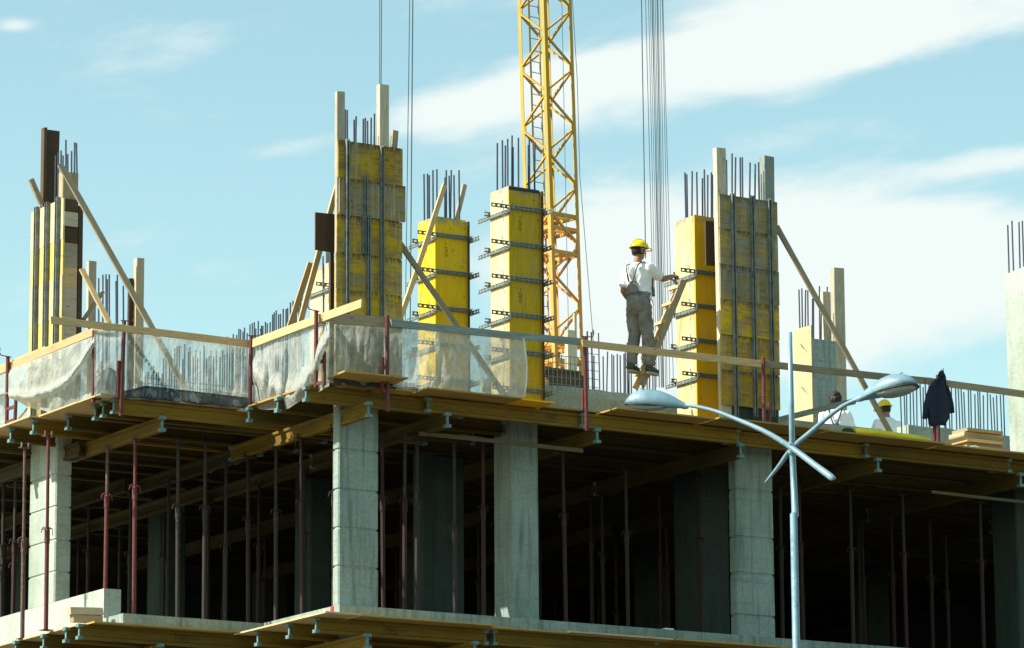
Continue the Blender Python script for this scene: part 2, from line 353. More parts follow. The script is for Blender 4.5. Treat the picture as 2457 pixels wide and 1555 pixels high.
# thin sheeting, part see-through
def sheeting(name, c, lo, hi):
    m = bpy.data.materials.new(name); m.use_nodes = True; nt = m.node_tree; nt.nodes.clear(); N = NT(nt)
    out = N.n('ShaderNodeOutputMaterial'); tr = N.n('ShaderNodeBsdfTransparent'); di = N.n('ShaderNodeBsdfPrincipled'); tl = N.n('ShaderNodeBsdfTranslucent')
    di.inputs['Roughness'].default_value = .45; di.inputs['Specular IOR Level'].default_value = .25
    v = N.coords((1, 1, 1)); a = N.noise(v, 2.6, 6, .62, 1.2); w = N.noise(N.coords((1, 1, .5)), 9, 5, .6, 1.5)
    col = N.ramp(w, [(.3, mul(c, .78)), (.6, c)])
    N.l(col, di.inputs['Base Color']); N.l(col, tl.inputs['Color']); tr.inputs['Color'].default_value = (.93, .97, .95, 1)
    at = N.n('ShaderNodeAttribute'); at.attribute_name = 'layers'
    m1 = N.n('ShaderNodeMixShader'); m1.inputs[0].default_value = .5; N.l(di.outputs[0], m1.inputs[1]); N.l(tl.outputs[0], m1.inputs[2])
    f = N.mr(a, .35, .68, lo, hi); ad = N.n('ShaderNodeMath', operation='ADD', use_clamp=True); N.l(f, ad.inputs[0]); N.l(at.outputs['Fac'], ad.inputs[1])
    m2 = N.n('ShaderNodeMixShader'); N.l(ad.outputs[0], m2.inputs[0]); N.l(tr.outputs[0], m2.inputs[1]); N.l(m1.outputs[0], m2.inputs[2])
    bp = N.n('ShaderNodeBump'); bp.inputs['Strength'].default_value = 1.0; bp.inputs['Distance'].default_value = .05; N.l(w, bp.inputs['Height'])
    N.l(bp.outputs[0], di.inputs['Normal']); N.l(bp.outputs[0], tl.inputs['Normal'])
    N.l(m2.outputs[0], out.inputs[0]); return m
M['sheet'] = sheeting('pale_plastic_sheeting', (.66, .69, .63), .54, .93)
M['sheet_thin'] = sheeting('thin_plastic_sheeting', (.62, .66, .60), .40, .74)
M['sheet_dark'] = sheeting('dark_plastic_sheeting', (.07, .09, .11), .85, .97)

# ------------------------------------------------------------------ ground and structure
tag(MB().box(-900, 900, -300, 2500, -.4, 0).build('ground', M['soil']), kind='structure')
tag(MB().box(-60, 120, 20, 33, -.2, .012).build('road', M['asphalt']), kind='structure')
tag(MB().box(-60, 120, 33, 35.2, -.2, .14).build('pavement', M['concrete_p']), kind='structure')

XM, XL, XE, YE = 26.62, 24.5, 47.0, 66.0        # slab corners (main, left wing) and far ends
YM, YL = 47.5, 49.65
def slab(name, top, th, mat, dx=0, dy=0):
    m = MB(); m.box(XM+dx, XE, YM+dy, YE, top-th, top); m.box(XL+dx, XM+dx, YL+dy, YE, top-th, top)
    return tag(m.build(name, mat), kind='structure')
for z in (LOW-5.8, LOW-2.9): slab('floor_slab', z, .22, M['concrete'])
low = slab('floor_slab', LOW, .2, M['concrete'])
# plywood skins under the two upper slabs
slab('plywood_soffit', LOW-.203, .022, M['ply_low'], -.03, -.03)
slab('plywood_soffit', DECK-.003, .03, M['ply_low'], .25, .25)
m = MB(); m.box(XM+.45, XE, 50.9, YE, DECK+.004, DECK+.18); tag(m.build('floor_slab', M['concrete_p']), kind='structure')
for (x0, x1, y0, y1) in [(XE-.4, XE-.15, 50, YE-.3), (24.8, XE-.4, YE-.4, YE-.15)]:  # unseen walls, added to block light and keep the storeys dark
    tag(MB().box(x0, x1, y0, y1, 0, DECK-.05).build('light_block_wall', M['concrete_d']), 'added wall blocking light at the back of the open storeys', 'wall', group='added light blocking walls at the back of the building')

# plywood sheets along the deck edge, each one its own board
def sheet(x0, x1, y0, y1, z, label, mat='ply_edge', th=.022, tilt=0, parent=None, loc=None):
    m = MB(); m.hexa([(x0, y0, z-th+tilt), (x1, y0, z-th+tilt), (x1, y1, z-th), (x0, y1, z-th), (x0, y0, z+tilt), (x1, y0, z+tilt), (x1, y1, z), (x0, y1, z)])
    return tag(m.build('plywood_sheet', M[mat]), label, 'plywood sheet', 'plywood sheets along the deck edge')
EDGE = [(26.12, 26.55, 47.42, 49.2, 'long pale edged sheet along the stepped left edge near the corner'),
        (26.25, 27.22, 46.72, 47.9, 'loose tilted sheet sticking out over the deck corner below the big column form'),
        (27.25, 27.56, 47.1, 48.2, 'narrow sheet between the loose corner sheet and the sheeting'),
        (27.58, 29.08, 46.84, 48.2, 'sheet whose front edge runs under the pale plastic sheeting'),
        (29.09, 29.62, 46.88, 48.2, 'orange toned sheet at the right end of the plastic sheeting'),
        (29.64, 30.55, 47.18, 48.2, 'set back grey edged sheet left of the dark red post'),
        (30.57, 32.2, 46.78, 48.2, 'wide overhanging sheet behind the left lamp head'),
        (32.22, 34.1, 46.70, 48.2, 'wide overhanging sheet below the broad weathered form'),
        (34.12, 36.2, 46.76, 48.2, 'sheet right of the lamp pole under the bending workers'),
        (36.22, 38.3, 46.86, 48.2, 'sheet beneath the hanging dark jacket'),
        (38.32, 41.5, 46.9, 48.2, 'sheet at the far right end of the deck')]
for i, (x0, x1, y0, y1, lb) in enumerate(EDGE):
    sheet(x0, x1, y0, y1, DECK+.006+(i % 2)*.004+(.03 if i == 1 else 0), lb, tilt=(.05 if i == 1 else 0), mat=('panel_o' if i == 4 else 'ply_edge'))
LEDGE = [(23.98, 26.1, 49.36, 50.05, 'sheet along the front of the left wing behind its railing'),
         (23.98, 24.8, 50.07, 51.3, 'sheet at the left wing corner with a ragged light edge'),
         (23.85, 24.8, 51.32, 52.5, 'sheet on the left wing edge below the leaning yellow board'),
         (23.92, 24.8, 52.52, 55.2, 'sheet farthest left on the deck edge')]
for i, (x0, x1, y0, y1, lb) in enumerate(LEDGE): sheet(x0, x1, y0, y1, DECK+.006+(i % 2)*.004, lb, mat='timber')
# lower level edge sheets
for i, (x0, x1, y0, y1, lb) in enumerate([(26.06, 26.6, 46.88, 49.5, 'lower storey sheet on the stepped left edge with a light rim'),
        (26.62, 28.7, 46.95, 47.46, 'lower storey sheet right of the corner column foot'),
        (28.72, 29.9, 47.1, 47.46, 'lower storey sheet with orange stains'),
        (29.92, 31.6, 47.0, 47.46, 'lower storey sheet with a pale broken edge'),
        (31.62, 34.2, 46.95, 47.46, 'lower storey sheet left of the lamp pole'),
        (34.22, 38.0, 46.95, 47.46, 'lower storey sheet right of the lamp pole'),
        (23.86, 26.04, 49.2, 49.6, 'lower storey sheet in front of the left wing'),
        (23.80, 24.46, 49.62, 52.2, 'lower storey sheet under the two timber offcuts'),
        (23.80, 24.46, 52.22, 55.5, 'lower storey sheet at the left frame edge')]):
    sheet(x0, x1, y0, y1, LOW-.2+(i % 2)*.004, lb, mat='timber' if i in (0, 3, 7) else 'ply_edge')

# ------------------------------------------------------------------ H-section timber beams
PROFILE = [(-.04, 0), (.04, 0), (.04, .036), (.0135, .052), (.0135, .148), (.04, .164), (.04, .2), (-.04, .2), (-.04, .164), (-.0135, .148), (-.0135, .052), (-.04, .036)]
WEB = (3, 4, 9, 10)
def text_mesh(s, size, name):
    cu = bpy.data.curves.new(name, 'FONT'); cu.body = s; cu.size = size; cu.extrude = .0005; cu.align_x = 'CENTER'; cu.align_y = 'CENTER'
    to = bpy.data.objects.new(name, cu); COL.objects.link(to)
    dg = bpy.context.evaluated_depsgraph_get(); me = bpy.data.meshes.new_from_object(to.evaluated_get(dg)); me.name = name
    bpy.data.objects.remove(to); return me
PERI = text_mesh('PERI', .075, 'print'); VT = text_mesh('VT 20', .045, 'print')
for me in (PERI, VT): me.materials.clear(); me.materials.append(M['ink'])
def h20(p, d, L, label, group, print_at=None, holes=True, caps=True, mat='beam', cap_mat='cap'):
    """p: bottom centre of one end, d: unit direction; bottom at p.z"""
    p = Vector(p); d = Vector(d); root = thing('formwork_beam', label, 'timber beam', p, group)
    root.rotation_euler = (0, 0, math.atan2(d.y, d.x)); OFF[root] = Vector((0, 0, 0))
    m = MB(); rr = []; R = random.Random(int(p.x*97+p.y*31))
    for i in range(9):
        x = L*i/8; w_ = R.uniform(-.003, .003) if 0 < i < 8 else 0
        rr.append([(x+((.03 if i == 0 else -.03) if (i in (0, 8) and k in WEB) else 0), q[0]+w_, q[1]) for k, q in enumerate(PROFILE)])
    m.rings(rr); m.build('beam_section', M[mat], root)
    if caps:
        for x, s in ((0, 1), (L, -1)):
            c = MB()
            for z0, z1 in ((-.004, .042), (.158, .204)):
                c.hexa([(x-s*.008, -.043, z0), (x+s*.065, -.042, z0+.003), (x+s*.065, .042, z0+.003), (x-s*.008, .043, z0), (x-s*.008, -.043, z1), (x+s*.065, -.042, z1-.003), (x+s*.065, .042, z1-.003), (x-s*.008, .043, z1)])
            c.hexa([(x+s*.018, -.018, .04), (x+s*.032, -.018, .04), (x+s*.032, .018, .04), (x+s*.018, .018, .04), (x+s*.018, -.018, .16), (x+s*.032, -.018, .16), (x+s*.032, .018, .16), (x+s*.018, .018, .16)])
            c.build('end_cap', M[cap_mat], root, fixn=True)
    if holes:
        hm = MB()
        for s, x0 in ((1, 0), (-1, L)):
            for k in range(3):
                x = x0+s*(.16+.105*k)
                hm.tube([(x, -.0150, .1), (x, .0150, .1)], .0075, 8)
        hm.build('bolt_hole', M['ink'], root)
    if print_at is not None:
        for s in (-1, 1):
            o = bpy.data.objects.new('lettering', PERI); COL.objects.link(o); o.parent = root
            o.location = (print_at, s*.0150, .1); o.rotation_euler = (math.pi/2, 0, 0 if s < 0 else math.pi)
            o = bpy.data.objects.new('lettering', VT); COL.objects.link(o); o.parent = root
            o.location = (print_at+s*-.19, s*.0150, .1); o.rotation_euler = (math.pi/2, 0, 0 if s < 0 else math.pi)
            fr = MB(); a, b_ = .105, .048
            for (u0, u1, v0, v1) in ((-a, a, b_-.007, b_), (-a, a, -b_, -b_+.007), (-a, -a+.007, -b_, b_), (a-.007, a, -b_, b_)):
                fr.box(print_at+u0, print_at+u1, min(s*.0136, s*.0150), max(s*.0136, s*.0150), .1+v0, .1+v1)
            fr.build('print_frame', M['ink'], root)
    return root
GX = 'secondary beams under the upper deck'; GY = 'main beams under the upper deck'
zj = DECK-.235; zl = DECK-.438
X_, Y_ = Vector((1, 0, 0)), Vector((0, 1, 0))
# front edge row, overlapping end to end
for i, (x0, L, y, pr, lb) in enumerate([
        (26.03, 2.45, 47.42, None, 'front beam with worn green cap at the deck corner over the corner column'),
        (27.83, 2.65, 47.30, 2.0, 'front beam with boxed print left of the dark red post'),
        (30.26, 2.65, 47.24, None, 'front beam starting with pale blue caps beside the dark red post'),
        (32.72, 2.65, 47.33, None, 'front beam passing behind the crossing lamp arms'),
        (35.1, 2.65, 47.24, None, 'front beam under the bending workers right of the lamp pole'),
        (37.45, 2.9, 47.33, None, 'front beam under the far right concrete column')]):
    h20((x0, y, zj), X_, L, lb, GX, pr, mat='beam')
for i, (y, lb) in enumerate([(48.30, 'second beam in from the corner with round white caps'), (49.12, 'beam with round caps in the angle between corner and left wing')]):
    h20((26.08, y, zj), X_, 3.6, lb, GX, mat='beam_mid')
for i, (y, lb) in enumerate([(49.46, 'long front beam of the left wing with pale caps'), (49.78, 'second beam behind the left wing front beam'), (50.02, 'third beam close behind the left wing front beam'),
        (50.87, 'beam sticking out over the lower left column top'), (51.41, 'beam with teal cap just left of the lower left column top'), (52.15, 'short dark beam at the left frame edge'), (52.95, 'beam partly out of frame at the far left')]):
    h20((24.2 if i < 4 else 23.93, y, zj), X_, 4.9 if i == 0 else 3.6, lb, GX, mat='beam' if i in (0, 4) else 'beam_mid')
DEEP = 'beams deep under the upper deck'
for y in (48.3, 49.15, 50.0, 50.9, 51.8, 52.7, 53.6, 54.5, 55.6, 56.7, 57.8, 59.0, 60.2, 61.4):
    for x0 in (26.1, 29.6, 33.1, 36.6, 40.1):
        if x0 < 28 and y < 49.4: continue
        if y > 49.4 and x0 < 28: x0 = 27.7
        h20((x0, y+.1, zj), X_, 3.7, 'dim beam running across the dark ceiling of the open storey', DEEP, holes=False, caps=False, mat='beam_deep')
    if y > 53.2: h20((24.0, y, zj), X_, 3.9, 'dim beam running across the dark ceiling of the open storey', DEEP, holes=False, caps=False, mat='beam_deep')
LED = {24.9: 'bright ended main beam jutting out under the left wing', 26.8: 'yellow main beam with boxed print jutting out above the corner column',
       28.1: 'main beam with white caps jutting out right of the corner column', 30.5: 'main beam with mint caps jutting out below the dark red post',
       32.9: 'main beam jutting out above the broad right column', 35.3: 'main beam with green caps right of the lamp pole', 37.9: 'main beam near the right frame edge with drooping shadow', 40.3: 'main beam beyond the right frame edge'}
for x, lb in LED.items():
    y0 = 49.32 if x < 26 else (47.02 if x < 27 else 47.16)
    if x < 26: h20((x, 52.1, zl), -Y_, 2.78, lb, GY)
    elif x < 27: h20((x, 50.95, zl), -Y_, 3.93, lb, GY, print_at=3.0)
    else: h20((x, 50.95, zl), -Y_, 50.95-y0, lb, GY, mat='beam_mid')
    y = 51.6 if x < 26 else 50.5
    while y < 61:
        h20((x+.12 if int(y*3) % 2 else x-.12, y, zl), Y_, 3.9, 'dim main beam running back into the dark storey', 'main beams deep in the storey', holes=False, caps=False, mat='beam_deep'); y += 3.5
GL = 'beams under the lower slab'
zjl = LOW-.425; zll = LOW-.63
for (x0, L, y, pr, lb) in [(26.15, 2.65, 47.34, 1.15, 'lower front beam with boxed print beneath the corner column'), (28.86, 2.65, 47.30, None, 'lower front beam with bolt holes right of the blue cap'),
        (31.4, 2.65, 47.36, None, 'lower front beam near the lamp pole'), (33.9, 3.9, 47.30, None, 'lower front beam at the bottom right edge'), (26.12, 3.6, 48.02, None, 'lower beam second from the corner'), (26.12, 3.6, 48.9, None, 'lower beam third from the corner'),
        (23.72, 3.9, 49.42, 1.55, 'long lower beam with boxed print at the bottom left'), (23.72, 3.6, 49.82, None, 'lower beam with round caps behind the bottom left printed beam'),
        (23.76, 3.6, 50.6, None, 'lower beam with teal cap at the bottom left'), (23.72, 3.6, 51.4, None, 'lower beam nearest the left frame edge at the bottom')]:
    h20((x0, y, zjl), X_, L, lb, GL, pr, cap_mat='cap')
for y in (49.8, 50.7, 51.6, 52.5, 53.4, 54.3):
    h20((27.6, y, zjl), X_, 3.7, 'dim beam hidden under the lower slab', GL, holes=False, caps=False)
for x, lb in ((24.9, 'lower main beam showing its teal cap at the bottom left'), (26.8, 'lower main beam with teal cap below the corner column'), (28.45, 'lower main beam with teal cap at the bottom centre'), (30.6, 'lower main beam at the bottom edge'), (33.0, 'lower main beam left of the lamp pole')):
    h20((x, 51, zll), -Y_, 51-(47.05 if x > 26 else 49.3), lb, GL)
# battens hanging below the beams
a_, b_ = on_y(1005, 1040, 47.7), on_y(1398, 1082, 47.5)
plank('batten', a_, b_, .055, .03, M['timber_brown'], (0, -1, 0), label='long thin timber batten lying across two main beam ends', cat='batten', group='loose battens')
a_, b_ = on_y(1098, 1046, 47.8), on_y(1160, 1054, 47.8)
plank('batten', a_, b_, .05, .03, M['timber_brown'], (0, -1, 0), label='short light batten end beside the long batten', cat='batten', group='loose battens')
a_, b_ = on_y(2235, 1180, 47.6), on_y(2470, 1206, 47.5)
plank('batten', a_, b_, .045, .03, M['timber_brown'], (0, -1, 0), label='thin batten under the deck at the right frame edge', cat='batten', group='loose battens')

# ------------------------------------------------------------------ concrete columns of the open storey
def column(x0, x1, y0, y1, z0, z1, joints, label, mat='concrete', lean=0):
    m = MB(); zs = [z0]
    for j in joints: zs += [j-.02, j-.008, j+.006, j+.018]
    zs.append(z1); zs.sort(); rr = []; R = random.Random(int(x0*13))
    for z in zs:
        ins = .016 if any(-.0081 <= z-j <= .0061 for j in joints) else R.uniform(0, .003)
        c = .02; lx = lean*(z-z0)
        a0, a1, b0, b1 = x0+ins+lx, x1-ins+lx, y0+ins, y1-ins
        rr.append([(a0+c, b0, z), (a1-c, b0, z), (a1, b0+c, z), (a1, b1-c, z), (a1-c, b1, z), (a0+c, b1, z), (a0, b1-c, z), (a0, b0+c, z)])
    m.rings(rr); return tag(m.build('concrete_column', M[mat]), label, 'concrete column', 'concrete columns of the open storey')
XB = on_y(249, 1450, 50.5).x; XB2 = on_y(290, 1450, 50.5).x; ya1 = on_x(131, 1300, XB).y; ya2 = on_x(68, 1300, XB).y
A1 = column(XB+.004, on_y(171, 1300, ya1).x, ya1, ya2, LOW+.455, DECK-.05, [10.05, 10.5, 10.97, 11.42], 'far left blade column with sun patch on its broad pale side', 'concrete_p')
xl = on_y(812, 1300, 47.75).x; xr = on_y(909, 1300, 47.75).x
column(xl, xr, 47.75, 47.92, LOW+.003, DECK-.05, [9.72, 10.24, 10.76, 11.3], 'front corner column with dark horizontal casting joints')
xl = on_y(1229, 1250, 48.1).x; xr = on_y(1294, 1250, 48.1).x
column(xl, xr, 48.1, 48.6, LOW+.003, DECK-.05, [], 'smooth square column in the middle right of the corner column')
xl = on_y(1015, 1250, 50.2).x; xr = on_y(1115, 1250, 50.2).x
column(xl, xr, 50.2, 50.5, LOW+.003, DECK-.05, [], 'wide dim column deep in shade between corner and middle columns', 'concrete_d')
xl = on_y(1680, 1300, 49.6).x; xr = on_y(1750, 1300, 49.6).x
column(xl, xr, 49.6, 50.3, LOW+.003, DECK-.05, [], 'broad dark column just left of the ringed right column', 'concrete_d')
xl = on_y(1768, 1300, 47.8).x; xr = on_y(1858, 1300, 47.8).x
column(xl, xr, 47.8, 48.0, LOW+.003, DECK-.05, [9.5, 10.1, 10.62, 11.3], 'right column with joints and scribbles beside the lamp pole')
xl = on_y(2440, 1300, 48.6).x
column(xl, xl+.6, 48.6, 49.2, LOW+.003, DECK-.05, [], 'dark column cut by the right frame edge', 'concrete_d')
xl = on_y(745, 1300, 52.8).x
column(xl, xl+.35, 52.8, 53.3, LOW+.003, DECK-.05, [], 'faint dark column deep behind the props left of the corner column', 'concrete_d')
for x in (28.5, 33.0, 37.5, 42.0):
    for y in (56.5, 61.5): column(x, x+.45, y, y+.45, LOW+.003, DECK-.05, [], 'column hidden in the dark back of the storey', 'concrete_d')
for x in (26.9, 30.0, 33.2, 37.5, 42):
    for y in (48.0, 54.0, 60.5):
        for z0 in (0, 3.363, 6.263): tag(MB().box(x, x+.5, y, y+.4, z0, z0+(3.136 if z0 == 0 else 2.675)).build('concrete_column', M['concrete']), 'column of the storeys below', 'concrete column', 'columns of the storeys below')
# upstand beam carrying the left column
m = MB(); m.box(XB, XB2, 50.5, 60, LOW-.2, LOW+.45)
tag(m.build('concrete_beam', M['concrete_p']), 'sunlit concrete upstand beam under the far left column', 'concrete beam')
a_ = on_y(165, 1468, 50.0)
plank('timber_offcut', on_y(165, 1466, 50.0), on_y(243, 1468, 50.0), .10, .12, M['post_pale'], (0, -1, 0), label='upper thick timber offcut stacked before the concrete upstand end', cat='timber offcut', group='timber offcuts at the left')
plank('timber_offcut', on_y(172, 1484, 50.0), on_y(242, 1487, 50.0), .10, .12, M['timber_old'], (0, -1, 0), label='lower timber offcut under the thicker one', cat='timber offcut', group='timber offcuts at the left')
p_ = on_y(796, 1456, 47.47)
MB().box(26.60, 26.617, 47.72, 47.80, LOW-.12, LOW-.02)
tag(MB().box(26.612, 26.6185, 47.66, 47.74, LOW-.15, LOW-.005).build('red_mark', M['red_tape']), 'small red marking on the slab edge left of the corner column foot', 'marking')
p_ = on_y(1603, 1506, 47.6)
tag(MB().box(p_.x-.07, p_.x+.07, 47.56, 47.66, LOW+.004, LOW+.03).build('white_scrap', M['bag']), 'tiny white scrap lying on the lower slab edge', 'scrap')

# ------------------------------------------------------------------ steel props
def prop_meshes():
    H = zl-LOW-.003
    def mk(zc):
        lo = MB(); lo.tube([(0, 0, .008), (0, 0, zc)], .0305, 10); lo.box(-.07, .07, -.07, .07, 0, .008)
        up_ = MB(); up_.tube([(0, 0, zc), (0, 0, H-.01)], .0235, 10)
        for k in range(8): up_.tube([(0, -.0245, zc+.12+.1*k), (0, .0245, zc+.12+.1*k)], .006, 6)
        col_ = MB(); col_.tube([(0, 0, zc-.16), (0, 0, zc-.15), (0, 0, zc+.01), (0, 0, zc+.02)], [.034, .038, .038, .034], 10)
        col_.tube([(math.cos(t)*.075, math.sin(t)*.075, zc+.03+.012*math.sin(2*t)) for t in [i*math.pi/6 for i in range(13)]], .0055, 6)
        col_.tube([(-.09, 0, zc-.03), (-.075, .0, zc+.03), (.075, 0, zc+.03), (.095, .01, zc-.05)], .006, 6)
        hd = MB(); hd.box(-.075, .075, -.055, .055, H-.01, H-.002)
        for s in (-1, 1): hd.box(s*.052-.004, s*.052+.004, -.02, .02, H-.002, H+.06)
        return [b.mesh(n) for b, n in ((lo, 'outer_tube'), (up_, 'inner_tube'), (col_, 'collar'), (hd, 'fork_head'))]
    return {zc: mk(zc) for zc in (1.25, 1.55, 1.78)}
PM = prop_meshes(); PN = ['outer_tube', 'inner_tube', 'collar', 'fork_head']
_pc = {}
def prop(x, y, zc, lab, kind='rr', lean=(0, 0), rot=None, group='steel props under the deck', drop=0, dull=False):
    root = thing('steel_prop', lab, 'prop', (x, y, LOW+.003-drop), group); H_ = zl-LOW-.003; root.scale = (1, 1, (H_+drop)/H_)
    root.rotation_euler = (lean[0], lean[1], rot if rot is not None else random.uniform(0, .2)); OFF[root] = Vector((0, 0, 0))
    mats = {'rr': ('red', 'red'), 'rg': ('red', 'rust'), 'gg': ('rust', 'rust'), 'gr': ('rust', 'red')}[kind]
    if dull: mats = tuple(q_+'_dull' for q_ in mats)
    for me, n, k in zip(PM[zc], PN, (0, 1, 0, 1)):
        key = (zc, n, mats[k])
        if key not in _pc:
            q = me.copy(); q.materials.append(M[mats[k]]); _pc[key] = q
        o = bpy.data.objects.new(n, _pc[key]); COL.objects.link(o); o.parent = root
    return root
ZL = zl
NEAR = [((c2x, c2y), zc, kd, lb) for (c2x, c2y, zc, kd, lb) in []]
def c2(x, y): return x/3.81, 850+y/3.81
def c3(x, y): return 500+x/3.81, 880+y/3.81
def c4(x, y): return 1000+x/3.81, 880+y/3.81
PR = [(c2(450, 745), 1.25, 'rr', 'dark red prop standing in front of the far left concrete column'),
      (c2(235, 850), 1.25, 'gg', 'pale rusty prop hugging the left side of the far left column'),
      (c2(140, 1150), 1.55, 'rg', 'prop second from the left frame edge'),
      (c2(40, 1190), 1.55, 'gg', 'dark prop at the left frame edge'),
      (c2(980, 860), 1.78, 'rg', 'red and grey prop behind the concrete upstand end'),
      (c2(1245, 775), 1.78, 'rr', 'dark red prop under the bright jutting beam of the left wing'),
      (c2(1640, 800), 1.55, 'gg', 'speckled prop in the middle of the left wing opening'),
      (c2(1880, 700), 1.55, 'gg', 'pale speckled prop leaning slightly right of the middle of the left opening'),
      (c2(2280, 930), 1.55, 'rr', 'red prop under the inner end of the printed main beam'),
      (c3(625, 740), 1.55, 'gg', 'prop right of the red one below the printed main beam'),
      (c3(865, 650), 1.55, 'rr', 'dark red prop two to the left of the corner column'),
      (c3(1150, 560), 1.55, 'gg', 'worn prop touching the left side of the corner column'),
      (c3(1600, 470), 1.55, 'rr', 'shaded prop along the right side of the corner column'),
      (c3(1790, 450), 1.55, 'rg', 'leaning red prop right of the corner column'),
      (c3(1905, 640), 1.55, 'gg', 'pale leaning prop second right of the corner column'),
      (c3(2250, 670), 1.25, 'gg', 'prop with ring handle in front of the wide dim column'),
      (c4(605, 640), 1.55, 'rr', 'prop just left of the smooth middle column'),
      (c4(1350, 770), 1.55, 'rr', 'prop right of the smooth middle column')]
for (pt, zc, kd, lb) in PR:
    w = on_z(pt[0], pt[1], ZL); far = 'far left column' in lb or 'concrete column' in lb
    if not far: w.y = max(w.y, 48.0 if w.x > 26.6 else 49.9); w = on_y(pt[0], pt[1], w.y)
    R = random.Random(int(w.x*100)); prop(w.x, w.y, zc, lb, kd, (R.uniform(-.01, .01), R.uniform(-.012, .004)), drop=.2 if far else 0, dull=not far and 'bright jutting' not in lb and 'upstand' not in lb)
for (px, Y, kd, lb) in [(1505, 48.9, 'gg', 'thin prop in the dark gap left of the broad dark column'), (1584, 50.3, 'rr', 'second thin prop in the dark gap left of the broad dark column'), (1447, 50.8, 'gg', 'faint prop third right of the smooth middle column'),
                        (1678, 48.9, 'rr', 'dark prop in front of the broad dark column'), (1757, 48.05, 'rr', 'dark red prop on the left edge of the right column'),
                        (1874, 49.0, 'gg', 'faint prop between right column and lamp pole'), (1922, 48.6, 'rr', 'red prop just right of the lamp pole'),
                        (2042, 48.6, 'gg', 'first pale prop right of the lamp pole'), (2071, 50.8, 'rr', 'thin prop close right of the first pale one'), (2140, 50.3, 'rr', 'thin prop in the middle of the right dark opening'),
                        (2169, 48.6, 'rg', 'brighter prop in the middle of the right dark opening'), (2232, 50.3, 'gg', 'faint prop right of the middle in the right opening'), (2270, 51.5, 'gg', 'faintest thin prop in the right opening'), (2353, 48.6, 'rg', 'tall prop nearest the right frame edge')]:
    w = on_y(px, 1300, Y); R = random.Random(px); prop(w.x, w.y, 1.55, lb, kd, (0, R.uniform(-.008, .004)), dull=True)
for x in (24.9, 26.8, 28.1, 30.5, 32.9, 35.3, 37.9):
    for y in (51.2, 52.6, 54.1, 55.5, 57.0, 58.5, 60.0):
        if x < 26 and y < 54: continue
        R = random.Random(int(x*10+y*7))
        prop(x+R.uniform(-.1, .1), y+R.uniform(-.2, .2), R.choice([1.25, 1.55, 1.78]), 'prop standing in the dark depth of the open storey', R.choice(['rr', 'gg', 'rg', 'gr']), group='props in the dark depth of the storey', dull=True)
for i, y in enumerate((53.0, 54.3, 55.7)): prop(24.75, y, 1.25, ['left row prop next behind the far left column', 'left row prop second behind the far left column', 'left row prop third behind the far left column'][i], 'gg')

# ------------------------------------------------------------------ guard rail posts and planks
def guard_post(p0, p1, q, label, hook=True):
    """tall tube from p0 (foot) to p1 (top); q: foot, top of the short tube"""
    p0, p1 = Vector(p0), Vector(p1); root = thing('guard_rail_post', label, 'guard rail post', p0, 'dark red guard rail posts on the deck edge')
    MB().tube([p0, p1], .0285, 10).build('long_tube', M['red'], root)
    a, b = Vector(q[0]), Vector(q[1])
    MB().tube([a, b], .026, 10).build('short_tube', M['red'], root)
    z = b.z-.28*(b.z-a.z); t = (z-p0.z)/(p1.z-p0.z); c = p0.lerp(p1, t); d = a.lerp(b, (z-a.z)/(b.z-a.z))
    MB().bar(c, d, .04, .03).build('cross_bar', M['red'], root); MB().bar(p0+Vector((0, 0, .05)), Vector((a.x, a.y, p0.z+.05)), .04, .03).build('cross_bar', M['red'], root)
    if hook:
        k = p1; s = 1 if hook == 1 else -1
        MB().tube([k+Vector((-.05*s, 0, .0)), k+Vector((.07*s, -.01, .004)), k+Vector((.12*s, -.015, .012)), k+Vector((.14*s, -.015, .05)), k+Vector((.13*s, -.015, .11))], .008, 6).build('hook', M['red'], root)
    return root
XR = 24.02
guard_post(on_x(16, 1022, XR), on_x(19, 856, XR), (on_x(36, 1012, XR+.0), on_x(38, 960, XR)), 'guard rail post with hooked top farthest left on the deck edge', -1)
guard_post(on_x(224, 966, XR), on_x(226, 792, XR), (on_y(243, 950, 49.6), on_y(244, 868, 49.6)), 'guard rail post left of the pair at the left wing corner', 0)
guard_post(on_y(290, 998, 49.30), on_y(298, 770, 49.30), (on_y(283, 955, 49.33), on_y(285, 866, 49.33)), 'leaning guard rail post right of the pair at the left wing corner', 1)
guard_post(on_y(600, 977, 49.2), on_y(603, 806, 49.2), (on_y(620, 977, 49.2), on_y(621, 900, 49.2)), 'guard rail post where the two stepped rails meet', 1)
guard_post(on_x(758, 930, 26.12), on_x(759, 746, 26.12), (on_x(778, 924, 26.16), on_x(778, 843, 26.16)), 'guard rail post with tall hook left of the big column form', -1)
guard_post(on_y(930, 988, 47.0), on_y(929, 757, 47.0), (on_y(917, 940, 47.02), on_y(918, 858, 47.02)), 'dark guard rail post in front of the big column form', 0)
guard_post(on_y(1408, 1034, 47.05), on_y(1403, 808, 47.05), (on_y(1399, 985, 47.09), on_y(1399, 935, 47.09)), 'guard rail post with hook right of the crane mast foot', 1)
guard_post(on_y(1833, 1028, 47.0), on_y(1832, 858, 47.0), (on_y(1846, 1020, 47.04), on_y(1846, 968, 47.04)), 'guard rail post before the broad weathered form', 0)
guard_post(on_y(2252, 1066, 47.1), on_y(2250, 900, 47.1), (on_y(2243, 1062, 47.15), on_y(2241, 990, 47.15)), 'brighter guard rail post with the dark jacket hanging on it', 0)
GR = 'guard rail planks along the deck edge'
def rail(a, b, mat, label, w=.098, face=(0, -1, 0), t=.03, bend=.004): return plank('rail_plank', a, b, w, t, M[mat], face, label=label, cat='rail plank', group=GR, bend=bend, seg=8)
rail(on_y(121, 768, 49.26), on_y(600, 825, 49.28), 'timber', 'yellowish rail plank along the front of the left wing, sticking out at its left end')
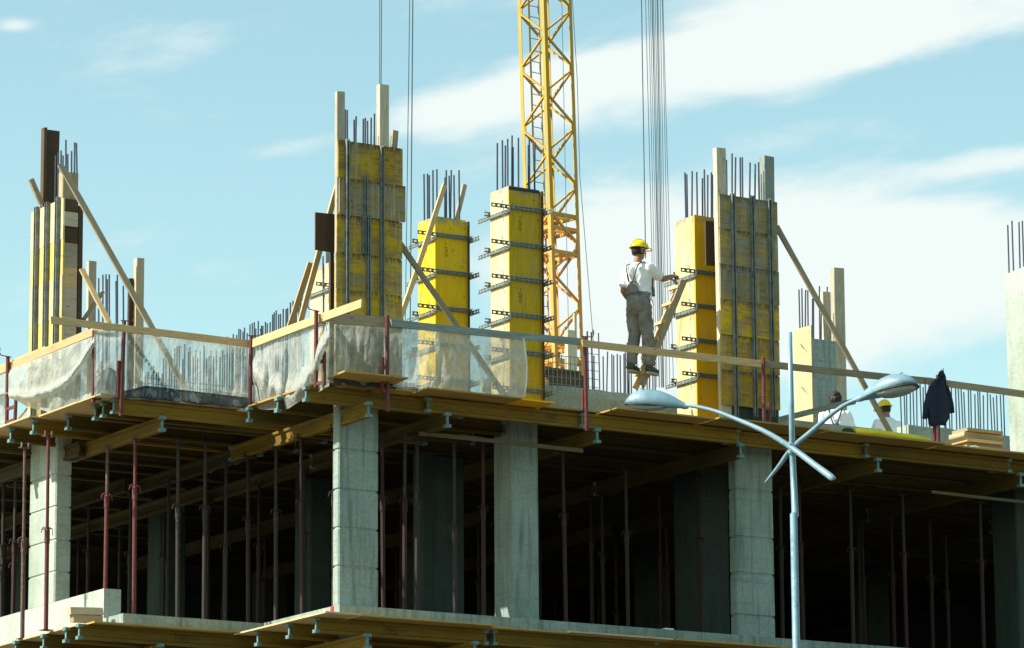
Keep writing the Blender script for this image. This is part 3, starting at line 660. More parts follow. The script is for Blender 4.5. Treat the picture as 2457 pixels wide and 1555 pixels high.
rail(on_x(-90, 928, 24.07), on_x(250, 786, 24.07), 'timber', 'pale split rail plank climbing from the left frame edge', face=(-1, 0, 0), w=.11)
rail(on_x(-80, 917, 24.10), on_x(110, 838, 24.10), 'timber', 'second rail plank doubled behind the pale split one at the left frame edge', face=(-1, 0, 0), w=.09)
rail(on_x(608, 824, 26.18), on_x(869, 728, 26.18), 'timber', 'bright sunlit rail plank rising to the right and sticking out past the corner', face=(-1, 0, 0), w=.115)
rail(on_y(784, 764, 47.10), on_y(968, 776, 47.10), 'timber_old', 'dull knotty rail plank across the foot of the big column form', w=.14)
rail(on_y(938, 775, 47.05), on_y(1391, 820, 47.08), 'timber_grey', 'grey green rail plank above the hanging sheeting', w=.098)
rail(on_y(1397, 824, 47.02), on_y(1828, 874, 47.02), 'timber', 'pale clean rail plank passing in front of the worker on the ladder')
rail(on_y(1822, 872, 47.06), on_y(2232, 915, 47.06), 'timber_old', 'dull rail plank with a dark knot right of the lamp pole')
rail(on_y(2224, 914, 47.02), on_y(2500, 952, 47.02), 'timber_old', 'rail plank from the jacket post to the right frame edge', w=.1)
# twisted wire ties of planks
for (x, y, P) in ((605, 826, 49.22), (772, 765, 47.2)):
    c = on_y(x, y, P); tag(MB().tube([c+Vector((.02+.05*math.sin(t), -.02, .07*math.cos(t))) for t in [i*.6 for i in range(9)]], .006, 6).build('wire_tie', M['rust']), 'rusty wire loop tying rail plank to post %s' % ('in the stepped corner' if x == 605 else 'near the big column form'), 'wire tie')

# ------------------------------------------------------------------ plastic sheeting on the rails
def interp(tab, x):
    if x <= tab[0][0]: return tab[0][1]
    for (a, b), (c, d) in zip(tab, tab[1:]):
        if x <= c: return b+(d-b)*(x-a)/(c-a)
    return tab[-1][1]
def drape(name, fn, xs, top, bot, mat, label, cat='plastic sheeting', rows=18, bulge=None, fold=None, foldw=10, foldamt=.5, seed=1, waves=.03, group='plastic sheeting tied to the guard rail'):
    R = random.Random(seed); nx = xs[2]; m = MB(); lay = []
    ph = [R.uniform(0, 6.28) for _ in range(8)]
    for i in range(nx+1):
        px = xs[0]+(xs[1]-xs[0])*i/nx; yt, yb = interp(top, px), interp(bot, px)
        for j in range(rows+1):
            s = j/rows; py = yt+(yb-yt)*s; f = 0
            if fold:
                fy = interp(fold, px); f = math.exp(-((py-fy-foldw)/foldw)**2)
            o = (bulge(px, s) if bulge else 0)+waves*math.sin(s*math.pi*.95)*(math.sin(px*.055+ph[0]+s*2)+.6*math.sin(px*.13+ph[1]-s*3)+.45*math.sin(px*.29+ph[2]+s*5)+.14*math.sin(px*.5+ph[4]-s*5)+.10*math.sin(s*14+px*.05+ph[5]))+.12*f
            wob = 1.5*math.sin(px*.11+ph[3])*s
            m.v.append(fn(px, py+wob, o)); lay.append(min(1, f*foldamt+(.25 if j == 0 or j == rows else 0)))
    for i in range(nx):
        for j in range(rows):
            a = i*(rows+1)+j; m.f.append((a, a+1, a+rows+2, a+rows+1))
    o = m.build(name, M[mat], smooth=True)
    at = o.data.attributes.new('layers', 'FLOAT', 'POINT')
    for k, v in enumerate(lay): at.data[k].value = v
    return tag(o, label, cat, group)
fx = lambda X: (lambda px, py, o: on_x(px, py, X-o))
fy_ = lambda Y: (lambda px, py, o: on_y(px, py, Y-o))
drape('plastic_sheet', fx(24.08), (-70, 20, 14), [(-70, 932), (20, 896)], [(-70, 1050), (20, 1010)], 'sheet', 'pale sheeting left of the hooked post at the left frame edge', fold=[(-70, 960), (20, 938)], foldw=6, foldamt=.3, seed=3)
drape('plastic_sheet', fx(24.05), (20, 226, 40), [(20, 888), (226, 806)], [(20, 952), (60, 973), (103, 986), (122, 991), (217, 957), (226, 950)], 'sheet', 'swagged plastic sheeting with a bright white fold hanging from the left rail',
      rows=26, bulge=lambda x, s: .10*math.sin(s*math.pi*.9)*min(1, (226-x)/60), fold=[(20, 938), (64, 943), (110, 930), (160, 905), (193, 862), (226, 808)], foldw=11, foldamt=.75, seed=5)
drape('plastic_sheet', fy_(49.36), (226, 602, 60), [(226, 790), (602, 834)], [(226, 950), (602, 979)], 'sheet_thin', 'wide translucent sheeting across the front of the left wing', fold=[(226, 800), (310, 800), (400, 935), (602, 1100)], foldw=3, foldamt=.45, seed=8, waves=.035)
drape('plastic_sheet', fy_(49.33), (300, 602, 40), [(300, 938), (350, 925), (602, 955)], [(300, 953), (602, 981)], 'sheet_dark', 'dark crumpled plastic strip along the foot of the left wing sheeting', rows=5, seed=9, waves=.05)
drape('plastic_sheet', fy_(49.5), (228, 300, 14), [(228, 905), (262, 880), (300, 905)], [(228, 951), (300, 955)], 'sheet_dark', 'dark bunched plastic between the two posts at the wing corner', rows=8, seed=19, waves=.06)
drape('plastic_sheet', fx(26.22), (606, 790, 36), [(606, 834), (790, 768)], [(606, 980), (680, 985), (790, 928)], 'sheet', 'bright crinkled sheeting below the rising sunlit rail', fold=[(606, 860), (650, 905), (700, 925), (740, 880), (790, 780)], foldw=24, foldamt=.5, seed=12, waves=.05, rows=22)
drape('plastic_sheet', fy_(47.16), (782, 935, 26), [(782, 772), (935, 783)], [(782, 918), (935, 932)], 'sheet_thin', 'dim sheeting in the shade at the foot of the big column form', fold=[(782, 780), (820, 830), (800, 900), (935, 1000)], foldw=12, foldamt=.3, seed=14, waves=.05)
drape('plastic_sheet', fy_(47.12), (800, 1010, 26), [(800, 905), (880, 895), (1010, 925)], [(800, 922), (1010, 940)], 'sheet_dark', 'dark plastic lying along the deck at the foot of the big column form', rows=5, seed=15, waves=.04)
drape('plastic_sheet', fy_(47.10), (935, 1262, 54), [(935, 783), (1262, 812)], [(935, 928), (1240, 958), (1262, 950)], 'sheet', 'large pale sheeting before the bright yellow column with a rounded right hem', rows=22, seed=17, waves=.03,
      bulge=lambda x, s: .05*math.sin(s*3.1), fold=None)
h_ = [on_y(1256+8*math.sin(math.pi*s*.9), 812+140*s, 47.05) for s in [i/10 for i in range(11)]]
tag(MB().tube(h_, .011, 6).build('sheet_hem', M['bag'], smooth=True), 'rolled hem at the right end of the large pale sheeting', 'plastic hem')
# boards and mound behind the sheeting
yb = plank('yellow_board', on_x(38, 1014, 24.18), on_x(70, 975, 24.5), .42, .022, M['panel_o'], (-1, 0, .3), label='yellow board leaning on the deck edge at the left under the swagged sheeting', cat='board')
def heap(cx, cy, rx, ry, h, mat, label, cat, seed):
    R = random.Random(seed); m = MB(); n, k = 26, 9; rr = []
    for i in range(k):
        t = i/(k-1); rad = 1-t; rr.append([(cx+rx*rad*math.cos(2*math.pi*j/n)*(1+R.uniform(-.08, .08)), cy+ry*rad*math.sin(2*math.pi*j/n)*(1+R.uniform(-.08, .08)), DECK+.01+h*(1-rad**1.7)*(1+R.uniform(-.07, .07))) for j in range(n)])
    m.rings(rr); return tag(m.build('heap', mat, smooth=True), label, cat)
heap(27.0, 51.4, 1.3, .9, .62, plain('sandy_rubble', (.33, .27, .16), .95, var=.35, scale=8, bumpk=.8), 'sandy mound seen through the sheeting of the stepped corner', 'sand heap', 4)

# ------------------------------------------------------------------ reinforcement
def bars(name, label, lst, Y, zbot, r=.0125, group='starter bars', hooks=False, ties=None, xmin=None):
    root = thing('rebar_cage', label, 'reinforcement', on_y(lst[0][0], 900, Y), group); root.location.z = zbot; OFF[root] = root.location.copy()
    for i, it in enumerate(lst):
        x, y = it[0], it[1]; Yi = Y+(i % 3)*.11; q = on_y(x, y, Yi)
        if xmin is not None and q.x < xmin: q = on_x(x, y, xmin); Yi = q.y
        xb = it[2] if len(it) > 2 else x+(900-y)*.002
        pb = on_y(xb, 900, Yi); d = (pb-q)/(pb.z-q.z) if abs(pb.z-q.z) > .01 else Vector((0, 0, 1))
        b = q+Vector((d.x*(zbot-q.z)+random.uniform(-.02, .02), random.uniform(-.02, .02), zbot-q.z))
        if xmin is not None: b.x = max(b.x, xmin)
        MB().tube([b, q], r, 7).build('rebar', M['rebar'], root)
    if ties:
        for (xa, xb_, y) in ties: MB().tube([on_y(xa, y, Y-.02), on_y(xb_, y+1, Y-.02)], .005, 5).build('tie_bar', M['rebar'], root)
    return root
def sc(lst, ox, oy, k): return [(ox+x/k, oy+y/k) for x, y in lst]
bars('', 'starter bars rising from the far left tall form', sc([(255, 235), (267, 222), (279, 212), (288, 235), (301, 163), (309, 228), (327, 215), (341, 175), (349, 178)], 0, 250, 1.904), 51.45, 14.6, xmin=24.34)
bars('', 'starter bars between the two short posts behind the left brace', sc([(451, 795), (470, 780), (484, 778), (490, 800), (499, 778), (530, 808), (536, 780), (563, 830)], 0, 250, 1.904), 54.2, DECK)
bars('', 'starter bars on top of the tall form with two raised posts', sc([(244, 215), (253, 217), (285, 262), (294, 246), (327, 258), (336, 253), (346, 267), (363, 253), (378, 234), (391, 241)], 700, 150, 1.904), 47.75, 14.9)
bars('', 'starter bars on top of the bright yellow column', sc([(604, 510), (620, 508), (628, 515), (645, 492), (663, 488), (700, 525), (706, 492), (719, 518), (729, 492), (741, 515), (764, 492)], 700, 150, 1.904), 50.3, 14.8, xmin=on_y(1044, 518, 50.2).x+.05)
bars('', 'starter bars on top of the yellow column beside the crane mast', sc([(530, 95), (556, 80), (572, 107), (584, 73), (607, 55), (612, 115), (640, 67), (692, 105), (697, 75), (726, 90)], 950, 300, 2.178), 48.3, 14.8, xmin=on_y(1221, 445, 48.2).x+.05)
bars('', 'starter bars on top of the orange yellow column by the worker', sc([(12, 268), (28, 285), (76, 257), (115, 265), (165, 318), (181, 242), (211, 290), (243, 268), (253, 288)], 1640, 340, 3.629), 48.5, 14.8, xmin=on_y(1666, 515, 48.4).x+.05)
bars('', 'starter bars between the two posts of the broad weathered form', sc([(374, 160), (423, 103), (454, 137), (494, 138), (512, 135), (580, 182), (625, 195), (654, 180), (685, 190), (700, 188)], 1640, 340, 3.629), 47.75, 14.9)
bars('', 'starter bars above the far column with one pale plywood side', sc([(222, 315), (245, 305), (275, 318), (292, 320), (330, 385), (338, 385), (385, 287), (400, 480), (447, 293), (478, 308), (505, 302)], 1850, 600, 3.314), 53.35, 14.0, xmin=38.56)
bars('', 'starter bars above the concrete column at the right frame edge', [(2418, 540), (2428, 530), (2445, 533), (2453, 530)], 48.3, 15.0, xmin=on_y(2415, 800, 49.0).x+.07)
bars('', 'starter bars above the small yellow column behind the flap', [(784, 602), (788, 606), (793, 602), (775, 615)], 54.2, 13.6)
# bars of the wall behind the stepped corner: tops step up towards the right
R = random.Random(5); lst = []
for i in range(34):
    x = 545+i*5.4+R.uniform(-1.5, 1.5); y = 800-(max(0, x-560)/170)**1.15*85+R.uniform(-9, 14)
    lst.append((x, y))
root = thing('rebar_cage', 'row of starter bars stepping up behind the rising sunlit rail', 'reinforcement', (27.4, 50.2, DECK), 'starter bars')
for i, (x, y) in enumerate(lst):
    q = on_y(x, y, 60-i*.24); MB().tube([(q.x, q.y, DECK+.1), q], .0115, 6).build('rebar', M['rebar'], root)
root = thing('rebar_cage', 'dense grid of bars seen blue through the left wing sheeting', 'reinforcement', (27, 53.0, DECK), 'starter bars')
for i in range(40):
    x = 350+i*6.3+R.uniform(-1.8, 1.8); q = on_y(x, 836+R.uniform(-12, 26)+(0 if i > 6 else 40), 53.0+(i % 3)*.3); MB().tube([(q.x, q.y, DECK+.1), q], .0105, 6).build('rebar', M['rebar'], root)
for y in (912, 925): MB().tube([on_y(345, y-6, 52.98), on_y(600, y+22, 52.98)], .006, 5).build('tie_bar', M['rebar'], root)
# wall upstand with its bars behind the worker
UY = 50.4
tp = on_y(1302, 917, UY); tq = on_y(2180, 1022, UY)
m = MB(); n = 24; R = random.Random(11); zt = (tp.z+tq.z)/2
for (x0, x1, lb_) in ((tp.x-.9, on_y(1850, 980, UY).x, 'running along behind the worker on the ladder'), (tq.x, 44.0, 'running behind the hanging jacket and the board stack')):
  m = MB()
  rr = [[(x0+(x1-x0)*i/n, UY, DECK), (x0+(x1-x0)*i/n, UY+.3, DECK), (x0+(x1-x0)*i/n, UY+.3, zt+R.uniform(-.012, .012)), (x0+(x1-x0)*i/n, UY+.15, zt+R.uniform(-.02, .02)), (x0+(x1-x0)*i/n, UY+R.uniform(0, .008), zt+R.uniform(-.012, .015))] for i in range(n+1)]
  m.rings(rr); tag(m.build('concrete_wall', M['concrete_p'], fixn=True), 'low rough topped concrete wall '+lb_, 'concrete wall', 'low rough topped concrete walls')
m = MB(); m.box(tp.x-.6, tp.x+5.5, UY-.9, UY-.35, DECK+.185, zt-.33); tag(m.build('concrete_step', M['concrete_p']), 'pale lower concrete step in front of the low wall left of the lamp head', 'concrete step')
root = thing('rebar_cage', 'fence of starter bars in the low wall behind the worker', 'reinforcement', (tp.x+1, UY+.12, zt-.3), 'starter bars')
xs_ = [1425, 1447, 1458, 1468, 1472.5, 1481, 1488, 1497, 1500.5, 1505, 1509, 1514, 1528, 1541, 1546, 1552, 1560, 1566, 1571]
for i, x in enumerate(xs_):
    y = {3: 850, 9: 822, 15: 820}.get(i, 844+R.uniform(-6, 16)); q = on_y(x, y, UY+.08+(i % 2)*.13); q2 = on_y(x+R.choice([-4, 0, 0, 1, 3]), 930, UY+.08+(i % 2)*.13)
    MB().tube([(q2.x, q2.y, zt-.3), q], .0105, 7).build('rebar', M['rebar'], root)
root = thing('rebar_cage', 'laddered bar cage standing just right of the hooked post', 'reinforcement', on_y(1409, 940, UY-.15), 'starter bars')
for x, y in ((1409, 795), (1419, 797), (1436, 799)): MB().tube([on_y(x+3, 935, UY+.1), on_y(x, y, UY+.1)], .013 if x < 1420 else .010, 7).build('rebar', M['rebar'], root)
for k in range(6): MB().tube([on_y(1409, 848+k*20, UY+.08), on_y(1436, 851+k*20, UY+.08)], .0045, 5).build('tie_bar', M['rebar'], root)
root = thing('rebar_cage', 'long row of starter bars behind the hanging dark jacket', 'reinforcement', (39, UY+.1, zt-.3), 'starter bars')
for i in range(34):
    x = 2160+i*7.7+R.uniform(-2, 2)
    if x > 2412: break
    q = on_y(x, 908+(x-2160)*.14+R.uniform(-4, 14), UY+.08+(i % 2)*.13); MB().tube([(q.x+R.uniform(-.03, .03), q.y, zt-.3), q], .011, 7).build('rebar', M['rebar'], root)
# welded mesh and timber pile right of the yellow column foot
root = thing('mesh_panel', 'welded steel mesh panel before the dark timber pile at the crane foot', 'steel mesh', on_y(1303, 930, 49.9), 'steel mesh')
for k in range(9): MB().tube([on_y(1306+k*10.6, 940, 49.9), on_y(1305+k*10.6, 838+k*3.5, 49.9)], .0065, 5).build('mesh_wire', M['galv'], root)
for k in range(5): MB().tube([on_y(1303, 850+k*17, 49.88), on_y(1396, 859+k*17, 49.88)], .0055, 5).build('mesh_wire', M['galv'], root)
a_, b_ = on_y(1306, 892, 51.2), on_y(1392, 903, 51.2)
plank('timber_board', a_, b_, .15, .05, M['timber_dark'], (0, -1, 0), label='brown board lying on the dark pile behind the steel mesh', cat='board')
a_ = on_y(1304, 915, 51.3); b_ = on_y(1398, 925, 51.3)
plank('dark_box', a_, b_, .24, .3, M['timber_dark'], (0, -1, 0), label='dark stacked formwork under the brown board behind the steel mesh', cat='stacked formwork')

# ------------------------------------------------------------------ forms and columns on the deck
def vpost(x0, x1, ytop, Y, dY, mat, label, zb=DECK+.01, name='timber_post', lean=0, group='upright timbers on the deck', cat='timber post'):
    a = on_y(x0, ytop, Y); b = on_y(x1, ytop, Y); w = b.x-a.x; c = (a.x+b.x)/2
    return plank(name, (c+lean, Y+dY/2, zb), (c, Y+dY/2, a.z), w, dY, M[mat], (0, -1, 0), label=label, cat=cat, group=group, bend=.003)
def face_form(title, x0, y_top, Y, rows, ribs, depth, zfoot, label):
    """broad column form: sheets stacked on the face towards the street, steel ribs over them"""
    root = thing('column_form', label, 'column form', (on_y(x0, 700, Y).x, Y, DECK), 'broad weathered column forms')
    zt_ = None
    for i, (xa, xb, yt, yb, mat, out) in enumerate(rows):
        a = on_y(xa, yt, Y); b = on_y(xa, yb, Y); c = on_y(xb, yt+(xb-xa)*.136, Y); z1 = a.z; z0 = b.z+.004
        m = MB(); R = random.Random(i+int(xa)); j = lambda: R.uniform(-.004, .004)
        x0_, x1_ = a.x, c.x; c_ = .012; y0_, y1_ = Y-out, Y-out+.027
        rr = []
        for y in (y0_, y1_): rr.append([(x0_+c_, y, z0+j()), (x1_-c_, y, z0+j()), (x1_, y, z0+c_), (x1_, y, z1-c_), (x1_-c_, y, z1+j()), (x0_+c_, y, z1+j()), (x0_, y, z1-c_), (x0_, y, z0+c_)])
        m.rings(rr); m.build('form_panel', M[mat], root, fixn=True)
        if zt_ is None: zt_ = z1; X0, X1 = x0_, x1_
    for (x, ya, yb_, wd) in ribs:
        a = on_y(x, ya, Y-.05); b = on_y(x, yb_, Y-.05); m = MB(); y0_ = Y-.085
        for s in (-1, 1): m.box(a.x+s*wd*.42-.006, a.x+s*wd*.42+.006, y0_, y0_+.055, max(b.z, zfoot), a.z)
        m.box(a.x-wd*.42, a.x+wd*.42, y0_+.035, y0_+.047, max(b.z, zfoot)+.004, a.z-.03); m.build('steel_rib', M['rib'], root)
    m = MB(); m.box(X0+.24, X1-.02, Y+.030, Y+.22, DECK+.01, zt_-.05); m.build('form_core', M['concrete_d'], root)
    return root, X0, X1, zt_
F1, X0, X1, ztp = face_form('', 809, 337, 47.6, [(809, 963.5, 336.5, 427, 'panel_w', .03), (811, 969, 427, 515, 'panel_g', .045), (806, 962.5, 515, 605, 'panel_w', .03), (804, 962, 605, 693, 'panel_w', .03), (804, 962, 693, 781, 'panel_w', .034), (804, 962, 781, 869, 'panel_g', .03), (804, 962, 869, 935, 'panel_w', .03)],
    [(833, 334, 940, .038), (916, 350, 940, .038), (876, 422, 522, .036), (873, 520, 610, .036), (884, 522, 940, .036)], .30, DECK+.01, 'tall broad form of stacked yellow brown sheets with two raised posts, over the deck corner')
vpost(809, 828, 218, 47.61, .07, 'post_pale', 'left raised post on the tall form over the deck corner')
vpost(911, 934, 201, 47.61, .09, 'post_pale', 'tallest raised post on the tall form over the deck corner')
plank('timber_stub', on_y(941, 400, 47.75), on_y(948, 314, 47.75), .09, .05, M['timber_old'], (0, -1, 0), label='short slanted timber stub beside the tallest raised post', cat='timber stub', group='timber stubs')
a_ = on_y(779, 558, 47.85)
w_ = on_y(802, 558, 47.85).x-on_y(756, 558, 47.85).x
plank('flap_board', (a_.x, 47.85, on_y(779, 603, 47.85).z), (a_.x, 47.85, on_y(779, 512, 47.85).z), w_, .025, M['timber_dark'], (0, -1, 0), label='square dark brown board sticking out left of the tall form over the deck corner', cat='board')
vpost(793, 802, 605, 47.9, .05, 'timber_dark', 'narrow dark board standing below the square dark board')
F2, X0, X1, ztp = face_form('', 1723, 466, 47.6, [(1723.5, 1862, 466, 548, 'panel_g', .03), (1724, 1863, 548, 633.5, 'panel_g', .032), (1725, 1866, 633.5, 719, 'panel_g', .03), (1726, 1866, 719, 803, 'panel_w', .034), (1727, 1867, 803, 887, 'panel_w', .03), (1728, 1868, 887, 971, 'panel_w', .03)],
    [(1757, 464, 1000, .045), (1803, 470, 1000, .045), (1845, 477, 1000, .045)], .32, DECK+.01, 'broad form of grey stained stacked sheets with three steel ribs right of the worker')
vpost(1719, 1742, 353, 47.61, .10, 'post_pale', 'long pale post along the left side of the broad weathered form', lean=.03)
vpost(1834, 1858, 373, 47.68, .13, 'timber_grey', 'post with dark stained top at the right of the broad weathered form')
a_ = on_y(1705, 583, 48.0); w_ = on_y(1714, 583, 48.0).x-on_y(1697, 583, 48.0).x
plank('flap_board', (a_.x, 48.0, on_y(1705, 637, 48.0).z), (a_.x, 48.0, on_y(1705, 531, 48.0).z), w_+.06, .03, M['timber_dark'], (0, -1, 0), label='narrow dark brown board between orange yellow column and broad weathered form', cat='board')

def clamp_level(root, x0, x1, y0, y1, z, ext=.30):
    """pinwheel of four slotted steel bars around a column form"""
    g = .012
    def slotted(p, d, side, L):
        m = MB(); hh = .026; p = Vector(p); d = Vector(d); t = .008; sv = Vector(side)
        for s in (-1, 1): m.bar(p+Vector((0, 0, s*(hh-.005))), p+d*L+Vector((0, 0, s*(hh-.005))), .019, t, (0, 0, 1))
        m.bar(p+sv*.010+Vector((0, 0, -.028)), p+d*L+sv*.010+Vector((0, 0, -.028)), .006, .024, (0, 0, 1))
        k = 0.0
        while k < L+.001:
            solid = ext+.02 < k < L-ext-.02 if L > 2*ext else False
            m.bar(p+d*max(0, k-.020)+Vector((0, 0, 0)), p+d*min(L, k+.020), .042, t, (0, 0, 1)); k += .082
        if L > 2*ext: m.bar(p+d*(ext+.03), p+d*(L-.12), .042, t*.9, (0, 0, 1))
        m.build('clamp_bar', M['clamp'], root)
    W, Dp = x1-x0, y1-y0
    slotted((x0-ext, y0-g, z+.02), (1, 0, 0), (0, -1, 0), W+ext+.06)          # street side, reaching left
    slotted((x0-g, y1+ext, z-.035), (0, -1, 0), (-1, 0, 0), Dp+ext+.06)        # left side, reaching back
    slotted((x1+ext*.9, y1+g, z+.02), (-1, 0, 0), (0, 1, 0), W+ext+.06)       # rear side, reaching right
    slotted((x1+g, y0-ext*.95, z-.02), (0, 1, 0), (1, 0, 0), Dp+ext+.06)       # right side, reaching forward
    m = MB()
    m.tube([(x0-.13, y0-.03, z+.10), (x0-.09, y0-.03, z-.12)], .006, 5); m.tube([(x0-.02, y0-.045, z+.06), (x0-.02, y0-.05, z-.07)], .008, 5)
    m.tube([(x0-.06, y0+.10, z-.02), (x0-.045, y0+.06, z-.20)], .005, 5)
    m.tube([(x1+.06, y0-.06, z+.05), (x0+.1, y0-.035, z+.035)], .004, 5); m.build('clamp_wedge', M['galv'], root)
def yellow_column(nx_, ny, lx, ly, rx, Y, mf, ml, clamps, label, ext=.30, zfoot=DECK+.01, marks=None, group='square yellow column forms'):
    c = on_y(nx_, ny, Y); x0 = c.x; x1 = on_y(rx, ny+8, Y).x; y1 = on_x(lx, ly, x0).y; zt = c.z
    root = thing('column_form', label, 'column form', ((x0+x1)/2, (Y+y1)/2, zfoot), group)
    t = .027; R = random.Random(int(nx_))
    MB().hexa([(x0, Y, zfoot), (x1, Y, zfoot), (x1, Y+t, zfoot), (x0, Y+t, zfoot), (x0, Y, zt), (x1, Y, zt-.01), (x1, Y+t, zt-.01), (x0, Y+t, zt)]).build('form_panel', M[mf], root)
    MB().box(x0+.002, x0+t, Y+t+.002, y1, zfoot, zt-.004).build('form_panel', M[ml], root)
    MB().box(x1-t+.035, x1+.035, Y-.02, y1, zfoot, zt-.03).build('form_panel', M[mf], root)
    MB().box(x0+t+.002, x1-t-.002, y1-t, y1-.002, zfoot, zt-.008).build('form_panel', M[ml], root)
    MB().box(x1+.012, x1+.040, Y-.045, Y-.022, zfoot, zt-.03).build('corner_strip', M['timber_dark'], root)
    MB().box(x0+t+.005, x1-t-.005, Y+t+.005, y1-t-.006, zfoot, zt-.09).build('form_core', M['concrete_d'], root)
    for y in clamps: clamp_level(root, x0, x1+.035, Y, y1, on_y(nx_, y, Y).z, ext)
    if marks:
        for y in marks:
            b = on_y(nx_, y, Y); m = MB(); xx = x0+(x1-x0)*.36
            for k in range(6):
                zz = b.z-.028*k; L_ = [.05, .045, .05, .03, .05, .02][k]
                m.box(xx-L_/2, xx+L_/2, Y-.0015, Y-.0005, zz-.004, zz+.004); 
                if k % 2 == 0: m.box(xx-L_/2, xx-L_/2+.007, Y-.0016, Y-.0004, zz-.018, zz+.006)
                if k in (1, 4): m.box(xx+L_/2-.007, xx+L_/2, Y-.0016, Y-.0004, zz-.02, zz+.004)
            m.box(xx-.004, xx+.004, Y-.0016, Y-.0004, b.z+.03, b.z+.075)
            m.build('stamped_mark', M['ink'], root)['kind'] = 'stuff'
    return root, x0, x1, Y, y1, zt
yellow_column(1044, 518, 1003, 531, 1117.5, 50.2, 'panel_y1', 'panel_y1', [566, 653.5, 741, 828, 913], 'bright lemon yellow square column form with crossed brace in front', marks=[590])
C2 = yellow_column(1221, 445, 1176, 461, 1294, 48.2, 'panel_y', 'panel_b', [500, 587, 670, 757, 846, 936], 'square column form with yellow front and cream side beside the crane mast', marks=[527, 700])
C3 = yellow_column(1666, 515, 1618, 532, 1722, 48.4, 'panel_o', 'panel_b', [655, 736, 819, 902], 'orange yellow square column form the worker reaches to', ext=.26)
m = MB(); m.box(C2[1]-.004, C2[2]+.0, C2[3]-.004, C2[3]-.001, C2[5]-.06, C2[5]-.012); m.build('cement_smear', M['concrete_d'], C2[0])
yellow_column(792, 628, 745, 640, 806, 54.0, 'panel_y1', 'panel_b', [688, 765], 'small far yellow column form left behind the tall corner form', ext=.25)
MB_ = None
# crooked yellow film stuck on the side of the lemon column
yellow_column(1075, 745, 1060, 750, 1092, 53.0, 'panel_y', 'panel_b', [], 'low narrow form hidden behind the lemon yellow column', ext=.2) if False else None

# far left tall form: ribs on the side face
c = on_x(155, 476, 24.28); X = 24.28; Yn = c.y; Yf = on_x(79, 507, X).y
root = thing('column_form', 'tall form with pale ribbed side and dark boards on top at the far left', 'column form', (X, Yn, DECK), 'broad weathered column forms')
tops = [c.z, on_x(155, 573, X).z, on_x(155, 660, X).z, on_x(155, 757, X).z, on_x(155, 845, X).z, DECK+.01]
for i, (a, b) in enumerate(zip(tops, tops[1:])):
    MB().box(X-.027+(i % 2)*.004, X+(i % 2)*.004, Yn-.02, Yf, b+.004, a).build('form_panel', M[['panel_bw', 'panel_by'][i % 2]] if 'panel_bw' in M else M['panel_b'], root)
for px in (87, 112, 137):
    y = on_x(px, 620, X-.05).y; m = MB()
    for s in (-1, 1): m.box(X-.085, X-.03, y+s*.03-.006, y+s*.03+.006, DECK+.01, tops[0]+.03)
    m.box(X-.05, X-.038, y-.03, y+.03, DECK+.015, tops[0]); m.build('steel_rib', M['rib'], root)
xr = on_y(186, 600, Yn).x
for i, (ya, yb_, mat) in enumerate([(476, 520, 'timber_dark'), (520, 548, 'timber_dark'), (582, 640, 'post_pale'), (640, 688, 'timber'), (688, 980, 'post_pale'), (548, 582, 'timber_dark')]):
    a = on_y(155, ya, Yn).z; b = max(on_y(155, yb_, Yn).z, DECK+.01); MB().box(X+.005, xr, Yn+.0+(i % 2)*.004, Yn+.05, b, a).build('form_panel', M[mat], root)
MB().box(X+.01, xr-.01, Yn+.06, Yf-.02, DECK+.01, tops[0]-.05).build('form_core', M['concrete_d'], root)
a = on_y(154, 507, Yn-.03); b = on_y(187, 545, Yn-.03); MB().box(a.x, b.x, Yn-.03, Yn-.004, b.z, a.z).build('patch_board', M['post_pale'], root)
vpost(189, 200, 494, Yn+.02, .2, 'timber_dark', 'dark edge board on the right side of the far left tall form')
vpost(151, 189, 411, Yn+.02, .14, 'timber_old', 'short broad post on the right of the far left tall form', zb=14.2)
p0 = on_x(110, 560, 24.37); p1 = on_x(112, 314, 24.37); xd = 24.42
plank('timber_post', (xd, p0.y, 14.0), (xd, p0.y-.02, p1.z), .24, .05, M['timber_dark'], (0, -1, 0), label='tall dark double board rising above the far left form', cat='timber post', group='upright timbers on the deck')
plank('timber_post', (xd-.13, p0.y-.03, 14.0), (xd-.13, p0.y-.06, p1.z+.01), .05, .10, M['timber_dark'], (0, -1, 0), label='thin dark board edge left of the tall dark double board', cat='timber post', group='upright timbers on the deck')
plank('timber_stub', on_y(100, 490, 51.75), on_y(74, 430, 51.75), .075, .05, M['timber_old'], (0, -1, 0), label='slanted timber stub left of the tall dark double board', cat='timber stub', group='timber stubs')
# posts behind, left
vpost(213, 232, 625, 54.0, .08, 'post_pale', 'pale pointed post behind the lower left brace')
vpost(329, 347, 618, 54.0, .12, 'post_pale', 'pale square post left of the stepped corner')
vpost(311, 325, 667, 54.1, .06, 'timber_dark', 'dark narrow boards just left of the pale square post')
vpost(327, 331, 640, 53.9, .03, 'timber', 'thin lath on the left of the pale square post')
